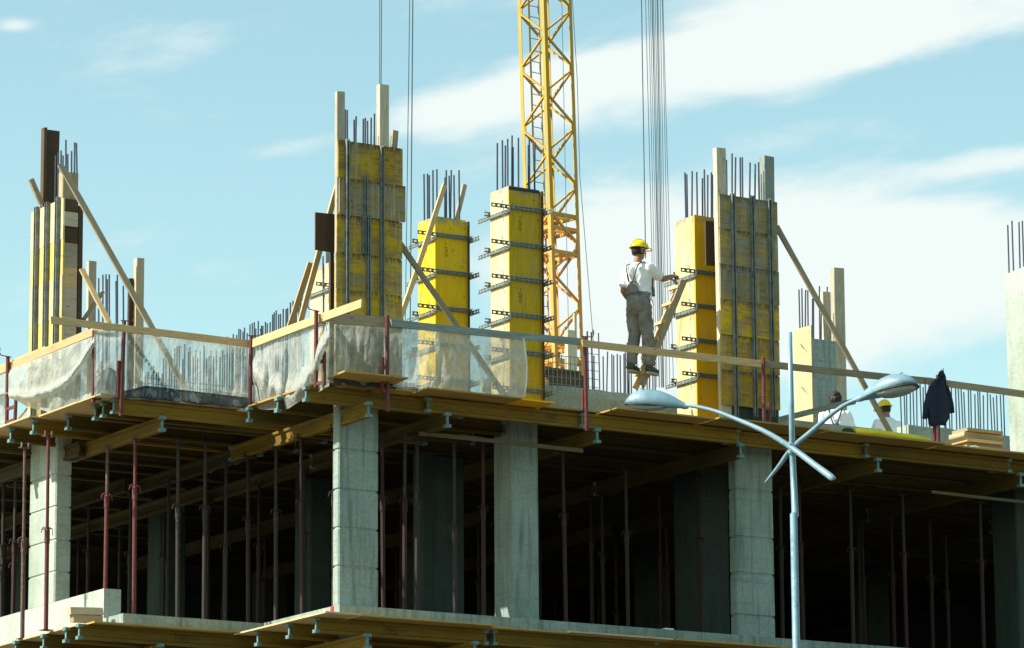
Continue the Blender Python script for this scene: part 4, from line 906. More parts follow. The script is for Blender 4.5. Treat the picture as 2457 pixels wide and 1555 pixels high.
# far column right with one ply side
c = on_x(1946, 781, 38.5); X = 38.5; y0 = c.y; y1 = on_x(1906, 791, X).y
root = thing('column_form', 'far column with one pale plywood side and bare grey concrete front', 'column form', (X, y0, DECK), 'part stripped column')
MB().box(X-.02, X, y0-.02, y1, DECK+.01, c.z).build('form_panel', M['ply_pale'], root)
x1 = on_y(2014, 815, y0).x; zc = on_y(1950, 812, y0).z
m = MB(); zs = [DECK+.01, 12.9, 13.5, 14.1, zc-.02, zc]; R = random.Random(3)
m.rings([[(X+.003+R.uniform(0, .008), y0+R.uniform(0, .008), z), (x1, y0+R.uniform(0, .008), z), (x1, y1, z), (X+.003, y1, z)] for z in zs]); m.build('column_core', M['concrete'], root)
for (px, py) in ((1924, 829), (1927, 932)):
    q = on_x(px, py, X-.025); MB().tube([q, q+Vector((-.05, -.02, .02)), q+Vector((-.05, -.12, -.09))], .006, 5).build('nail_hook', M['rust'], root)
vpost(2001, 2026, 641, y0-.02+.02, .12, 'post_pale', 'tallest pale post at the right of the far part stripped column')
vpost(1974, 1994, 699, y0+.35, .1, 'post_pale', 'shorter pale post behind the far part stripped column')
# concrete column at right edge
X = on_y(2415, 800, 49.0).x
tag(MB().hexa([(X, 48.2, DECK+.01), (X+.7, 48.2, DECK+.01), (X+.7, 49.0, DECK+.01), (X, 49.0, DECK+.01), (X, 48.2, 15.36), (X+.7, 48.2, 15.36), (X+.7, 49.0, 15.3), (X, 49.0, 15.3)]).build('concrete_column', M['concrete_p']), 'pale finished concrete column at the right frame edge on the deck', 'concrete column')
# posts at the crane foot
vpost(1362, 1384, 791, 56.5, .1, 'post_pale', 'pale stub post standing before the crane mast')
vpost(1378, 1384, 751, 56.7, .05, 'post_pale', 'thin lath behind the pale stub post')

# ------------------------------------------------------------------ diagonal braces
def brace(a, Ya, b, Yb, w, mat, label, t=.035, face=(0, -1, 0)):
    return plank('timber_brace', on_y(*a, Ya), on_y(*b, Yb), w, t, M[mat], face, label=label, cat='timber brace', group='diagonal timber braces', bend=.006)
brace((144, 394), 51.0, (452, 946), 50.0, .085, 'timber_old', 'long brace slanting down right from the far left form through the sheeting')
brace((196, 646), 51.0, (262, 775), 50.6, .075, 'timber', 'short brace at the foot of the far left form')
brace((247, 700), 52.0, (200, 768), 51.6, .055, 'timber_old', 'small crossed brace behind the short one')
brace((745, 630), 49.2, (690, 800), 49.6, .085, 'timber', 'left one of two braces leaning up to the tall corner form')
brace((810, 444), 48.1, (716, 790), 48.8, .08, 'timber', 'right one of two braces leaning up to the tall corner form')
brace((1067, 444), 49.75, (957, 775), 49.3, .075, 'timber', 'brace leaning right across the front of the lemon yellow column')
brace((1115, 443), 51.0, (1094, 530), 51.0, .07, 'timber_old', 'short brace end poking up behind the lemon yellow column')
brace((960, 585), 47.72, (1216, 957), 47.5, .08, 'timber_old', 'long brace slanting down right from the tall corner form behind the sheeting')
brace((1863, 543), 47.75, (2141, 1046), 47.5, .08, 'timber_old', 'long brace slanting down right from the broad weathered form past the right lamp head')
plank('grey_plank', on_y(1866, 1008, 47.9), on_y(2050, 963, 47.9), .085, .05, M['timber_grey'], (0, -1, 0), label='dull grey plank rising behind the lamp pole to the dark haired worker', cat='plank')

# ------------------------------------------------------------------ ladder under the worker
L0, L1 = on_y(1540, 924, 48.0), on_y(1640, 674, 48.02); dv = Vector((0, .17, 0))
root = thing('wooden_ladder', 'home made wooden ladder with cleats leaning on the orange yellow column', 'ladder', L0)
d_ = (L1-L0)
def lplank(name, a, b, w, t, mat, face): 
    o = plank(name, a, b, w, t, M[mat], face); 
    mw = o.matrix_world.copy(); o.parent = root; o.matrix_basis = Matrix.Translation(-OFF[root]) @ mw; return o
lplank('side_rail', L0, L1, .10, .04, 'timber_old', (0, -1, 0)); lplank('side_rail', L0+dv+Vector((0, 0, -.02)), L1+dv+Vector((0, 0, -.1)), .09, .04, 'timber', (0, -1, 0))
for k in (.10, .26, .42, .58, .76, .92):
    q = L0+d_*k+Vector((-.045, -.03, .03)); lplank('rung', q, q+dv+Vector((0, .08, 0)), .05, .03, 'timber', (-1, 0, .3))
L0b, L1b = on_y(1700, 924, 48.25), on_y(1642, 690, 48.2)

# ------------------------------------------------------------------ tower crane mast and cables
DM = 109.0
base = at_depth(1310, 888, DM); th = fw.copy(); th.z = 0; th.normalize()
crane = thing('tower_crane', 'yellow lattice crane mast rising behind the building', 'tower crane', (0, 0, 0)); OFF[crane] = Vector((0, 0, 0))
S = 1.02; H0 = 27.0-0.0
z_join = (at_depth(1310, 524, DM)).z; P_ = 1.61
def mast_section(n, z0, mat, rich=True, label=None):
    sec = bpy.data.objects.new('mast_section', None); COL.objects.link(sec); sec.parent = crane; sec.location = (0, 0, z0); OFF[sec] = Vector((0, 0, 0))
    if label: sec['label'] = label
    Lh = 3*P_; h = S/2; cs = [(-h, -h), (h, -h), (h, h), (-h, h)]
    for (x, y) in cs:
        m = MB(); sx, sy = (1 if x < 0 else -1), (1 if y < 0 else -1)
        m.box(min(x, x+sx*.11), max(x, x+sx*.11), min(y, y+sy*.016), max(y, y+sy*.016), 0, Lh); m.box(min(x, x+sx*.016), max(x, x+sx*.016), min(y+sy*.016, y+sy*.12), max(y+sy*.016, y+sy*.12), 0, Lh)
        m.build('chord', mat, sec)
    mm = MB()
    for i in range(4):
        (xa, ya), (xb, yb) = cs[i], cs[(i+1) % 4]; A = Vector((xa, ya, 0)); B = Vector((xb, yb, 0)); u = (B-A).normalized(); nrm = Vector((-u.y, u.x, 0))
        for k in range(6):
            za, zb = k*P_/2, (k+1)*P_/2; f = (k+(i % 2)*1) % 2
            p, q = (A, B) if f == 0 else (B, A); e = .10
            a = p+u*(e if f == 0 else -e)+Vector((0, 0, za+.09))+nrm*.02; b = q-u*(e if f == 0 else -e)+Vector((0, 0, zb-.09))+nrm*.02
            (MB().bar(a, b, .062, .045, nrm)).build('diagonal', mat, sec)
            g = p+nrm*.018; s_ = u*(1 if f == 0 else -1); zc = za
            pts = [g+s_*.06+Vector((0, 0, zc-.17)), g+s_*.15+Vector((0, 0, zc-.09)), g+s_*.15+Vector((0, 0, zc+.09)), g+s_*.06+Vector((0, 0, zc+.17))]
            if zc > .1: MB().rings([[q_-nrm*.008 for q_ in pts], [q_+nrm*.008 for q_ in pts]]).build('gusset_plate', mat, sec, fixn=True)
    if rich:
        m = MB(); lx, ly = -.05, .38
        for s in (-.17, .17): m.bar((lx+s, ly, 0), (lx+s, ly, Lh), .035, .035)
        m.build('ladder_rail', mat, sec); k = .1
        while k < Lh: MB().bar((lx-.17, ly, k), (lx+.17, ly, k), .018, .018).build('ladder_rung', M['galv'], sec); k += .3
    return sec
def ring(z, mat, n='ring_frame'):
    sec = bpy.data.objects.new(n, None)
    m = MB(); h = S/2-.04; cs = [Vector((-h, -h, z)), Vector((h, -h, z)), Vector((h, h, z)), Vector((-h, h, z))]
    for i in range(4): m.bar(cs[i], cs[(i+1) % 4], .10, .06, (0, 0, 1))
    m.bar(cs[0], cs[2], .08, .05, (0, 0, 1)); m.bar(cs[1], cs[3], .08, .05, (0, 0, 1)); m.build(n, mat, crane)
SL = 3*P_; z = z_join; secs = []
cy = M['crane_y']; co = M['crane_o']
for k in range(3): mast_section(k, z_join+k*SL, cy)
for k in range(1, 6):
    if z_join-k*SL < -6: break
    mast_section(k, z_join-k*SL, co, rich=k < 3, label='more orange painted mast section' if k == 1 else None)
ring(z_join-.04, cy); ring(z_join-.10-.3, co); ring(z_join-1.05, co)
bz = at_depth(1330, 850, DM).z
for dz_ in (0, -.45, -.9): ring(bz+dz_, co)
m = MB(); m.box(-1.6, 1.6, -1.6, 1.6, -.2, .6); m.build('foundation_block', M['concrete'], crane)
# upright of the mast: stands on its foundation with the slight lean seen in the photograph
mid_low, mid_up = at_depth(1336, 805, DM), at_depth(1312, 0, DM)
ax = (mid_up-mid_low).normalized(); lean_x = ax.dot(rt0)
near = -th                              # near corner of the mast towards the street
ctr = at_depth(1321, 445, DM)
zref = ctr.z
rotz = math.atan2(-th.y, -th.x)-math.atan2(-1, -1)+math.radians(-3)
Rm = Matrix.Rotation(-lean_x*.0, 4, 'X')
tilt = Matrix.Rotation(lean_x, 4, th.cross(Vector((0, 0, 1))).cross(Vector((0, 0, 1))))
tilt = Matrix.Rotation(math.asin(lean_x), 4, th)
Rz = Matrix.Rotation(rotz, 4, 'Z')
Mw = tilt @ Rz
top_local = Mw @ Vector((0, 0, zref))
crane.matrix_basis = Matrix.Translation(Vector((ctr.x-top_local.x, ctr.y-top_local.y, 0))) @ Mw

def cable(pts, D, r, label, group='crane cables'):
    P = [at_depth(x, y, D) for x, y in pts]; d = (P[0]-P[-1]).normalized(); P = [P[0]+d*14]+P
    return tag(MB().tube(P, r, 6).build('cable', M['cable']), label, 'cable', group)
cable([(911, 0), (911, 204)], 57.6, .006, 'thin cable dropping onto the tallest raised post')
cable([(915.5, 0), (914.5, 204)], 57.6, .006, 'thin cable doubling the one over the tallest raised post')
cable([(983, 0), (972, 800)], 60, .0065, 'left cable of the pair between tall corner form and lemon column')
cable([(990.5, 0), (984, 800)], 60, .0085, 'right cable of the pair between tall corner form and lemon column')
cable([(1385, 190), (1391, 420), (1425, 835)], 70, .006, 'cable slanting down right of the crane mast')
cable([(1348, 0), (1364, 790)], 80, .006, 'cable hanging inside the crane mast')
cable([(1539, 0), (1549, 620)], 62, .008, 'single cable apart left of the bundle, above the worker')
bt = [(1549, 1563, .0065), (1556, 1568, .0065), (1560, 1573, .006), (1564, 1578, .008), (1568, 1580, .006), (1572, 1583, .0065), (1576.5, 1586, .011), (1579, 1590, .006), (1584, 1594, .0065), (1589, 1600, .006), (1566, 1576, .005), (1590.5, 1606, .0065)]
ORD = ['leftmost', 'second', 'third', 'fourth', 'fifth', 'sixth', 'seventh and thickest', 'eighth', 'ninth', 'tenth', 'slack inner', 'rightmost']
for i, (a, b, r_) in enumerate(bt):
    cable([(a, 0), (a+(b-a)*930/560, 930)], 62+.05*(i % 3), r_*.72, ORD[i]+' cable of the close bundle right of the worker', 'close bundle of hanging cables')

# ------------------------------------------------------------------ stack of boards, hose, scraps on the right
c = on_y(2319, 1027, 48.0); c0 = on_y(2319, 1060, 48.0)
xr = on_y(2412, 1045, 48.0).x; yb_ = on_x(2282, 1036, c.x).y
zz = DECK+.03; i = 0; R = random.Random(2)
while zz < c.z-.03:
    t = .052; dx0, dy0 = R.uniform(-.04, .05), R.uniform(-.03, .06)
    m = MB(); m.box(c.x+dx0, xr+R.uniform(-.05, .03), 48.0+dy0, yb_+dy0, zz, zz+t-.004)
    tag(m.build('stacked_board', M['timber_old' if i % 2 else 'timber']), ['bottom', 'second', 'third', 'fourth', 'fifth', 'sixth', 'seventh', 'eighth', 'ninth', 'tenth', 'eleventh', 'twelfth', 'thirteenth'][i]+' board from below in the stack beside the right concrete column', 'stacked board', 'boards stacked beside the right concrete column'); zz += t; i += 1
plank('curved_strip', on_y(2262, 1064, 47.4), on_y(2322, 1048, 47.6), .05, .02, M['timber'], (0, -1, .4), label='bent light strip leaning on the board stack', cat='strip')
a_, b_ = on_y(2053, 1036, 47.0), on_y(2228, 1064, 47.0)
a_.z = DECK+.085; b_.z = DECK+.075
tag(MB().tube([a_, a_.lerp(b_, .3)+Vector((0, 0, .012)), a_.lerp(b_, .7), b_], .048, 12).build('yellow_tube', M['ytube'], smooth=True), 'bright yellow tube lying on the deck edge left of the jacket', 'tube')
tag(MB().ball(a_+Vector((-.12, .02, -.01)), .10, .07, .05).build('green_cloth', plain('dark_green_cloth', (.03, .05, .015), .9), smooth=True), 'small dark green rag at the end of the yellow tube', 'rag')
def crumple(cx, cy, cz, s, mat, label, cat, seed):
    R = random.Random(seed); m = MB(); n = 12; rr = []
    for i in range(1, 8):
        t = math.pi*i/8; rr.append([(cx+s*math.sin(t)*math.cos(2*math.pi*j/n)*R.uniform(.5, 1.3), cy+s*.7*math.sin(t)*math.sin(2*math.pi*j/n)*R.uniform(.6, 1.2), cz+s*.4*(1-math.cos(t))*R.uniform(.7, 1.1)) for j in range(n)])
    m.rings(rr); return tag(m.build(cat.replace(' ', '_'), mat), label, cat)
q = on_y(2335, 1070, 47.3); crumple(q.x, 47.3, DECK+.02, .14, M['bag'], 'crumpled white film in front of the board stack', 'plastic film', 4)
q = on_y(2298, 1066, 47.3); crumple(q.x, 47.4, DECK+.02, .12, M['bag'], 'small crumpled pale film left of the board stack', 'plastic film', 6)
q = on_y(2408, 1078, 47.3); crumple(q.x, 47.3, DECK+.02, .07, M['ytube'], 'yellowish scrap at the foot of the right concrete column', 'scrap', 8)
q = on_y(2430, 1080, 47.3); crumple(q.x, 47.3, DECK+.02, .06, M['timber_dark'], 'dark scrap beside the yellowish one', 'scrap', 9)

# ------------------------------------------------------------------ street lamp (stands in front of the building)
DL = 50.0
hub = at_depth(1901, 1073, DL)
lamp = thing('street_lamp', 'pale blue street lamp pole with crossing curved arms in front of the building', 'street lamp', (hub.x, hub.y, 0)); OFF[lamp] = Vector((hub.x, hub.y, 0))
top = at_depth(1895, 797, DL); q = at_depth(1908, 1237, DL)
MB().tube([(hub.x, hub.y, .0), (hub.x, hub.y, q.z-.02), q+Vector((0, 0, 0)), hub, top], [.062, .044, .043, .036, .026], 20).build('pole', M['lamp'], lamp, smooth=True)
MB().tube([q-Vector((0, 0, .008)), q+Vector((0, 0, .008))], .0455, 20).build('pole_joint', M['lamp_rim'], lamp)
MB().tube([(hub.x, hub.y, .14), (hub.x, hub.y, .20)], .14, 20).build('base_plate', M['lamp'], lamp)
hz = hub.z
MB().tube([(hub.x, hub.y, hz-.085), (hub.x, hub.y, hz-.07), (hub.x, hub.y, hz+.06), (hub.x, hub.y, hz+.075)], [.042, .050, .046, .036], 20).build('hub_collar', M['lamp'], lamp, smooth=False)
for k in range(4):
    t = k*math.pi/2+.4
    for dz_ in (-.05, .035): MB().tube([(hub.x+math.cos(t)*.044, hub.y+math.sin(t)*.044, hz+dz_), (hub.x+math.cos(t)*.060, hub.y+math.sin(t)*.060, hz+dz_)], .009, 6).build('bolt', M['galv'], lamp)
MB().tube([(hub.x, hub.y, top.z-.004), (hub.x, hub.y, top.z+.008)], .028, 16).build('pole_cap', M['lamp_rim'], lamp)
def curve(ctrl, n=22):
    out = []; P = [Vector(p[:3]) for p in ctrl]; rr = [p[3] for p in ctrl]
    for i in range(n+1):
        t = i/n*(len(P)-1); k = min(int(t), len(P)-2); f = t-k; a = P[max(0, k-1)]; b = P[k]; c = P[k+1]; d = P[min(len(P)-1, k+2)]
        out.append((.5*((2*b)+(c-a)*f+(2*a-5*b+4*c-d)*f*f+(3*b-a-3*c+d)*f**3), rr[k]+(rr[k+1]-rr[k])*f))
    return [o[0] for o in out], [o[1] for o in out]
def lp(x, y, D, r): v = at_depth(x, y, D); return (v.x, v.y, v.z, r)
P, r_ = curve([lp(1999, 1150, 49.4, .036), lp(1993, 1144, 49.43, .043), lp(1950, 1112, 49.7, .038), lp(1900, 1075, 49.97, .036), lp(1838, 1037, 50.2, .032), lp(1762, 1004, 50.5, .027), lp(1708, 984, 50.7, .024), lp(1646, 971, 50.9, .026)])
MB().tube(P, r_, 14).build('arm', M['lamp'], lamp, smooth=True)
P, r_ = curve([lp(1837, 1159, 50.6, .010), lp(1841, 1153, 50.55, .017), lp(1868, 1120, 50.3, .026), lp(1902, 1074, 50.03, .033), lp(1946, 1036, 49.8, .030), lp(1999, 991, 49.5, .027), lp(2034, 968, 49.3, .025), lp(2064, 956, 49.2, .026)])
MB().tube(P, r_, 14).build('arm', M['lamp'], lamp, smooth=True)
def head_parts():
    L = .80; sh = MB(); rr = []; lens = MB(); rim = MB()
    #      t   halfwidth top
    prof = [(0, .030, .030, -.028), (.04, .036, .040, -.03), (.14, .066, .078, -.032), (.28, .108, .130, -.03), (.45, .148, .176, -.024), (.62, .168, .192, -.016), (.78, .160, .170, -.008), (.90, .124, .118, -.002), (.97, .070, .060, 0), (1.0, .018, .012, 0)]
    n = 20
    for t, w, h, lo in prof:
        r1 = []
        for j in range(n):
            a = 2*math.pi*j/n; y = math.cos(a)*w; s_ = math.sin(a); z = (abs(s_)**.9*h) if s_ >= 0 else -(abs(s_)**.7)*abs(lo)-.0
            r1.append((t*L, y, z))
        rr.append(r1)
    sh.rings(rr)
    rr2 = []
    for t, w, dpt in [(.34, .085, .010), (.40, .115, .042), (.52, .135, .062), (.66, .145, .068), (.80, .130, .060), (.90, .092, .045), (.955, .05, .02)]:
        rr2.append([(t*L, math.cos(2*math.pi*j/16)*w, -.012-(dpt if math.sin(2*math.pi*j/16) < 0 else .0)*abs(math.sin(2*math.pi*j/16))**.6) for j in range(16)])
    lens.rings(rr2)
    for s in (1,):
        pts = []
        for k in range(33):
            a = 2*math.pi*k/32; cx_, rx_ = .655*L, .345*L; x = cx_+rx_*math.cos(a); y = .158*math.sin(a)*(1-.12*math.cos(a)*-1)
            pts.append((x, y*.97, -.016))
        rim.tube(pts, .011, 6)
    return sh, lens, rim
def lamp_head(neck, tip, upv, label):
    root = bpy.data.objects.new('lamp_head', None); COL.objects.link(root); root.parent = lamp; root['label'] = label
    d = (tip-neck).normalized(); u = Vector(upv); u = (u-d*u.dot(d)).normalized(); s = u.cross(d)
    root.matrix_basis = Matrix.Translation(neck-OFF[lamp]) @ Matrix(((d.x, s.x, u.x, 0), (d.y, s.y, u.y, 0), (d.z, s.z, u.z, 0), (0, 0, 0, 1))); OFF[root] = Vector((0, 0, 0))
    a, b, c = head_parts(); a.build('lamp_shell', M['lamp'], root, smooth=True, fixn=True); b.build('lamp_lens', M['glass'], root, smooth=True, fixn=True); c.build('lamp_rim', M['lamp_rim'], root, smooth=True)
    MB().tube([(-.01, 0, 0), (.012, 0, 0), (.05, 0, .001), (.07, 0, .002)], [.029, .036, .040, .036], 16).build('neck_collar', M['lamp'], root)
    MB().box(.56, .62, -.012, .012, .183, .192).build('latch', M['galv'], root)
back = Vector((th.x, th.y, 0))
lamp_head(at_depth(1650, 975, 50.9), at_depth(1491, 967, 51.15), Vector((0, 0, 1))-back*.10, 'left lamp head seen from its side')
lamp_head(at_depth(2058, 958, 49.2), at_depth(2187, 925, 48.85), Vector((0, 0, 1))+back*.16-rt0*.1, 'right lamp head showing its glass underside')

# ------------------------------------------------------------------ dark jacket hung on the guard rail post
jx = on_y(2250, 930, 46.98)
root = thing('jacket', 'dark navy work jacket hanging on the brighter guard rail post', 'jacket', (jx.x, 46.98, DECK+.4))
def Jp(x, y, o=0): return on_y(1850+x/2.77, 550+y/2.77, 46.96-o)
m = MB(); rr = []; R = random.Random(4)
for k, (y, xa, xb) in enumerate([(962, 1120, 1150), (985, 1112, 1158), (1030, 1066, 1160), (1050, 1056, 1168), (1090, 1052, 1176), (1130, 1040, 1186), (1170, 1030, 1188), (1215, 1040, 1186), (1250, 1046, 1180), (1285, 1050, 1160), (1303, 1052, 1156)]):
    ring_ = []
    for j in range(22):
        a = 2*math.pi*j/22; f = 1+.10*math.sin(5*a+k*.35)+.05*math.sin(9*a+1)
        xx = (xa+xb)/2+(xb-xa)/2*math.cos(a); v = Jp(xx, y+5*math.sin(3*a+2)*(k > 7)); ring_.append((v.x, v.y+.07*math.sin(a)*f*min(1, .3+k*.12)-.02*math.cos(5*a), v.z))
    rr.append(ring_)
m.rings(rr); m.build('jacket_body', M['navy'], root, smooth=True, fixn=True)
for pts in ([(1068, 1045), (1048, 1110), (1030, 1180), (1022, 1258)], [(1160, 1045), (1180, 1110), (1194, 1170), (1201, 1222)]):
    m = MB(); m.tube([Jp(x, y, -.02 if i else 0) for i, (x, y) in enumerate(pts)], [.045, .052, .050, .045], 12, flat=.8); m.build('sleeve', M['navy'], root, smooth=True)
m = MB(); m.tube([Jp(1128, 978), Jp(1135, 955), Jp(1142, 946), Jp(1148, 965)], [.05, .045, .022, .012], 8); m.build('hood', M['navy'], root, smooth=True)
m = MB(); m.tube([Jp(1140, 950, -.01), Jp(1146, 925)], .006, 5); m.tube([Jp(1136, 950, -.01), Jp(1132, 932)], .006, 5); m.build('hanger_loop', M['navy'], root)

# ------------------------------------------------------------------ people
def solidify_mesh(m, name, mat, voxel, smooth=2, wrinkle=0, wscale=.12, seed=0):
    me = m.mesh(name); o = bpy.data.objects.new(name, me); COL.objects.link(o)
    import bmesh
    bm = bmesh.new(); bm.from_mesh(me); bmesh.ops.recalc_face_normals(bm, faces=bm.faces); bm.to_mesh(me); bm.free()
    md = o.modifiers.new('r', 'REMESH'); md.mode = 'VOXEL'; md.voxel_size = voxel; md.use_smooth_shade = True
    if smooth: ms = o.modifiers.new('s', 'SMOOTH'); ms.factor = .5; ms.iterations = smooth
    if wrinkle:
        tx = bpy.data.textures.new('wrinkle', 'CLOUDS'); tx.noise_scale = wscale; tx.noise_depth = 3
        dm = o.modifiers.new('d', 'DISPLACE'); dm.texture = tx; dm.strength = wrinkle; dm.mid_level = .5; dm.texture_coords = 'LOCAL'
    dg = bpy.context.evaluated_depsgraph_get(); me2 = bpy.data.meshes.new_from_object(o.evaluated_get(dg)); me2.name = name
    me2.materials.clear(); me2.materials.append(mat)
    for p_ in me2.polygons: p_.use_smooth = True
    bpy.data.objects.remove(o); return me2
def limb(m, pts, rs, n=12):
    pts = [Vector(p) for p in pts]; d0 = (pts[0]-pts[1]).normalized(); d1 = (pts[-1]-pts[-2]).normalized()
    P = [pts[0]+d0*rs[0]*.75, pts[0]+d0*rs[0]*.4]+pts+[pts[-1]+d1*rs[-1]*.4, pts[-1]+d1*rs[-1]*.75]; Rr = [rs[0]*.35, rs[0]*.85]+list(rs)+[rs[-1]*.85, rs[-1]*.35]
    m.tube(P, Rr, n)
def ell(cx, cy, z, rx, ry, n=20, tilt=0): return [(cx+rx*math.cos(2*math.pi*j/n), cy+ry*math.sin(2*math.pi*j/n), z+tilt*math.cos(2*math.pi*j/n)) for j in range(n)]
def hand(m, wrist, d, palm_n, grip, s=1):
    """wrist position, direction of the hand, normal of the palm (fingers curl towards it)"""
    d = Vector(d).normalized(); nrm = Vector(palm_n); nrm = (nrm-d*nrm.dot(d)).normalized(); side = d.cross(nrm)
    w = Vector(wrist); c = w+d*.05
    Rm_ = Matrix((d, side, nrm)).transposed(); m.ball(c, .052, .040, .016, 12, 8, Rm_)
    for k, (o, L_) in enumerate([(-.030, .072), (-.010, .082), (.011, .077), (.030, .060)]):
        b = w+d*.085+side*o; a1 = grip*.7; a2 = grip*1.5; a3 = grip*2.1
        p1 = b+(d*math.cos(a1)+nrm*math.sin(a1))*L_*.42; p2 = p1+(d*math.cos(a2)+nrm*math.sin(a2))*L_*.33; p3 = p2+(d*math.cos(a3)+nrm*math.sin(a3))*L_*.27
        limb(m, [b-d*.02, b, p1, p2, p3], [.0105, .0105, .010, .009, .008], 8)
    t0 = w+d*.03-side*.034*s; t1 = t0+(d*.6-side*.7*s+nrm*.3).normalized()*.035; t2 = t1+(d*.75+nrm*.65).normalized()*.034; limb(m, [w+d*.015-side*.015*s, t0, t1, t2], [.015, .0125, .0115, .009], 8)
def person(label, loc, az, s, ra, la, rhand, lhand, legs, head_turn=0, hat=True, bend=0, hair='short', bib=True, body_voxel=.0085, cloth='overall'):
    """ra/la: shoulder, elbow, wrist of each arm; legs: [(hip, knee, ankle), ...] in body coordinates (x ahead, y left)"""
    root = thing('person', label, 'person', loc); root.rotation_euler = (0, 0, az); root.scale = (s, s, s); OFF[root] = Vector((0, 0, 0))
    def add(name, me):
        o = bpy.data.objects.new(name, me); COL.objects.link(o); o.parent = root; return o
    B = lambda z: bend*max(0, z-1.0)             # the trunk leans forward above the hips
    H = Vector((B(1.72)+.015, 0, 1.705-bend*.12)); hr = Matrix.Rotation(head_turn, 3, 'Z') @ Matrix.Rotation(bend*.6, 3, 'Y')
    hp = lambda x, y, z: H+hr @ Vector((x, y, z))
    m = MB()
    m.rings([ell(B(z)+cx, 0, z, rx, ry) for z, cx, rx, ry in [(.86, 0, .10, .15), (.95, -.01, .118, .165), (1.08, .01, .118, .150), (1.2, .01, .118, .158), (1.34, 0, .122, .178), (1.43, -.005, .11, .185), (1.49, -.01, .082, .145), (1.53, -.01, .06, .07)]])
    limb(m, [(B(1.49)-.015, 0, 1.48), (B(1.6)-.005, 0, 1.60)], [.062, .055])
    m.ball(H+hr @ Vector((0, 0, .012)), .098, .077, .115, 18, 12); limb(m, [hp(.02, 0, -.075), hp(.055, 0, -.085)], [.045, .032])
    limb(m, [hp(.09, 0, .01), hp(.112, 0, -.022)], [.010, .015], 8); m.ball(hp(.082, 0, -.055), .016, .024, .008)
    for sy in (-1, 1):
        m.ball(hp(-.005, sy*.078, -.01), .020, .008, .030); m.ball(hp(.082, sy*.032, .018), .012, .014, .008)
    for arm, hd, sg in ((ra, rhand, 1), (la, lhand, -1)):
        sh, e, w = [Vector(p) for p in arm]; limb(m, [sh, sh.lerp(e, .4), e, e.lerp(w, .3), w], [.056, .050, .041, .043, .029]); hand(m, w, hd[0], hd[1], hd[2], sg)
    for hip, kn, an in legs:
        hip, kn, an = Vector(hip), Vector(kn), Vector(an); limb(m, [hip, hip.lerp(kn, .3), kn, kn.lerp(an, .35), an], [.088, .082, .056, .058, .040]); limb(m, [an+Vector((-.04, 0, -.05)), an+Vector((.13, 0, -.06))], [.038, .032])
    add('body', solidify_mesh(m, 'body', M['skin'], body_voxel, 1))
    # shirt
    m = MB(); m.rings([ell(B(z)+cx, 0, z, rx, ry, 24) for z, cx, rx, ry in [(1.0, .02, .135, .172), (1.1, .03, .150, .172), (1.22, .02, .142, .178), (1.34, 0, .140, .188), (1.43, -.01, .128, .194), (1.50, -.012, .095, .145), (1.535, -.012, .070, .080)]])
    for arm in (ra, la):
        sh, e, w = [Vector(p) for p in arm]; limb(m, [sh.lerp(e, -.1), sh.lerp(e, .3), sh.lerp(e, .66)], [.078, .074, .080])
    add('t_shirt', solidify_mesh(m, 't_shirt', M['white_tee'], .011, 2, .034, .10))
    # overalls
    m = MB(); m.rings([ell(B(z)+cx, 0, z, rx, ry, 24) for z, cx, rx, ry in [(.80, 0, .10, .13), (.86, -.005, .135, .18), (.95, -.012, .148, .176), (1.04, .012, .158, .172), (1.11, .03, .166, .172)]])
    for hip, kn, an in legs:
        hip, kn, an = Vector(hip), Vector(kn), Vector(an); limb(m, [hip, hip.lerp(kn, .35), kn, kn.lerp(an, .5), kn.lerp(an, .93)], [.110, .102, .086, .082, .078])
    if bib:
        for (xb, za, zb_, wa, wb) in ((-.150, 1.08, 1.27, .13, .05), (.185, 1.08, 1.36, .14, .11)):
            rr = []
            for i in range(5):
                t = i/4; z = za+(zb_-za)*t; w_ = wa+(wb-wa)*t; x = xb+(.012 if xb > 0 else .006)*t-(.01 if xb > 0 else 0)*t; rr.append([(x-.012+B(z), -w_, z), (x+.012+B(z), -w_, z), (x+.014+B(z), 0, z), (x+.012+B(z), w_, z), (x-.012+B(z), w_, z), (x-.016+B(z), 0, z)])
            m.rings(rr)
    ov = add('overalls', solidify_mesh(m, 'overalls', M[cloth], .0115, 2, .045, .10))
    if bib:
        for sy in (-1, 1):
            m = MB(); pts = [(-.176, sy*.035, 1.25), (-.172, sy*.055, 1.32), (-.162, sy*.085, 1.42), (-.124, sy*.105, 1.50), (-.02, sy*.112, 1.535), (.09, sy*.105, 1.49), (.142, sy*.09, 1.40), (.165, sy*.08, 1.33)]
            pts = [(p[0]+B(p[2]), p[1], p[2]) for p in pts]; m.tube(pts, .013, 6, flat=.6); me = m.mesh('shoulder_strap'); me.materials.append(M['strap']); add('shoulder_strap', me)
    for k, (hip, kn, an) in enumerate(legs):
        an = Vector(an); m = MB(); limb(m, [an+Vector((-.03, 0, -.055)), an+Vector((.05, 0, -.06)), an+Vector((.15, 0, -.072))], [.055, .052, .042]); limb(m, [an+Vector((-.01, 0, .03)), an+Vector((-.01, 0, -.04))], [.055, .055])
        sh_ = add('shoe', solidify_mesh(m, 'shoe', M['shoe'], .009, 1, .008, .03))
        m = MB(); z = an.z-.125; m.rings([[(an.x+.055+.135*math.cos(t)*1.0, an.y+(.050-.006*math.cos(t))*math.sin(t), zz_) for t in [2*math.pi*j/18 for j in range(18)]] for zz_ in (z, z+.028)]); me = m.mesh('sole'); me.materials.append(M['sole'])
        o = bpy.data.objects.new('sole', me); COL.objects.link(o); o.parent = sh_
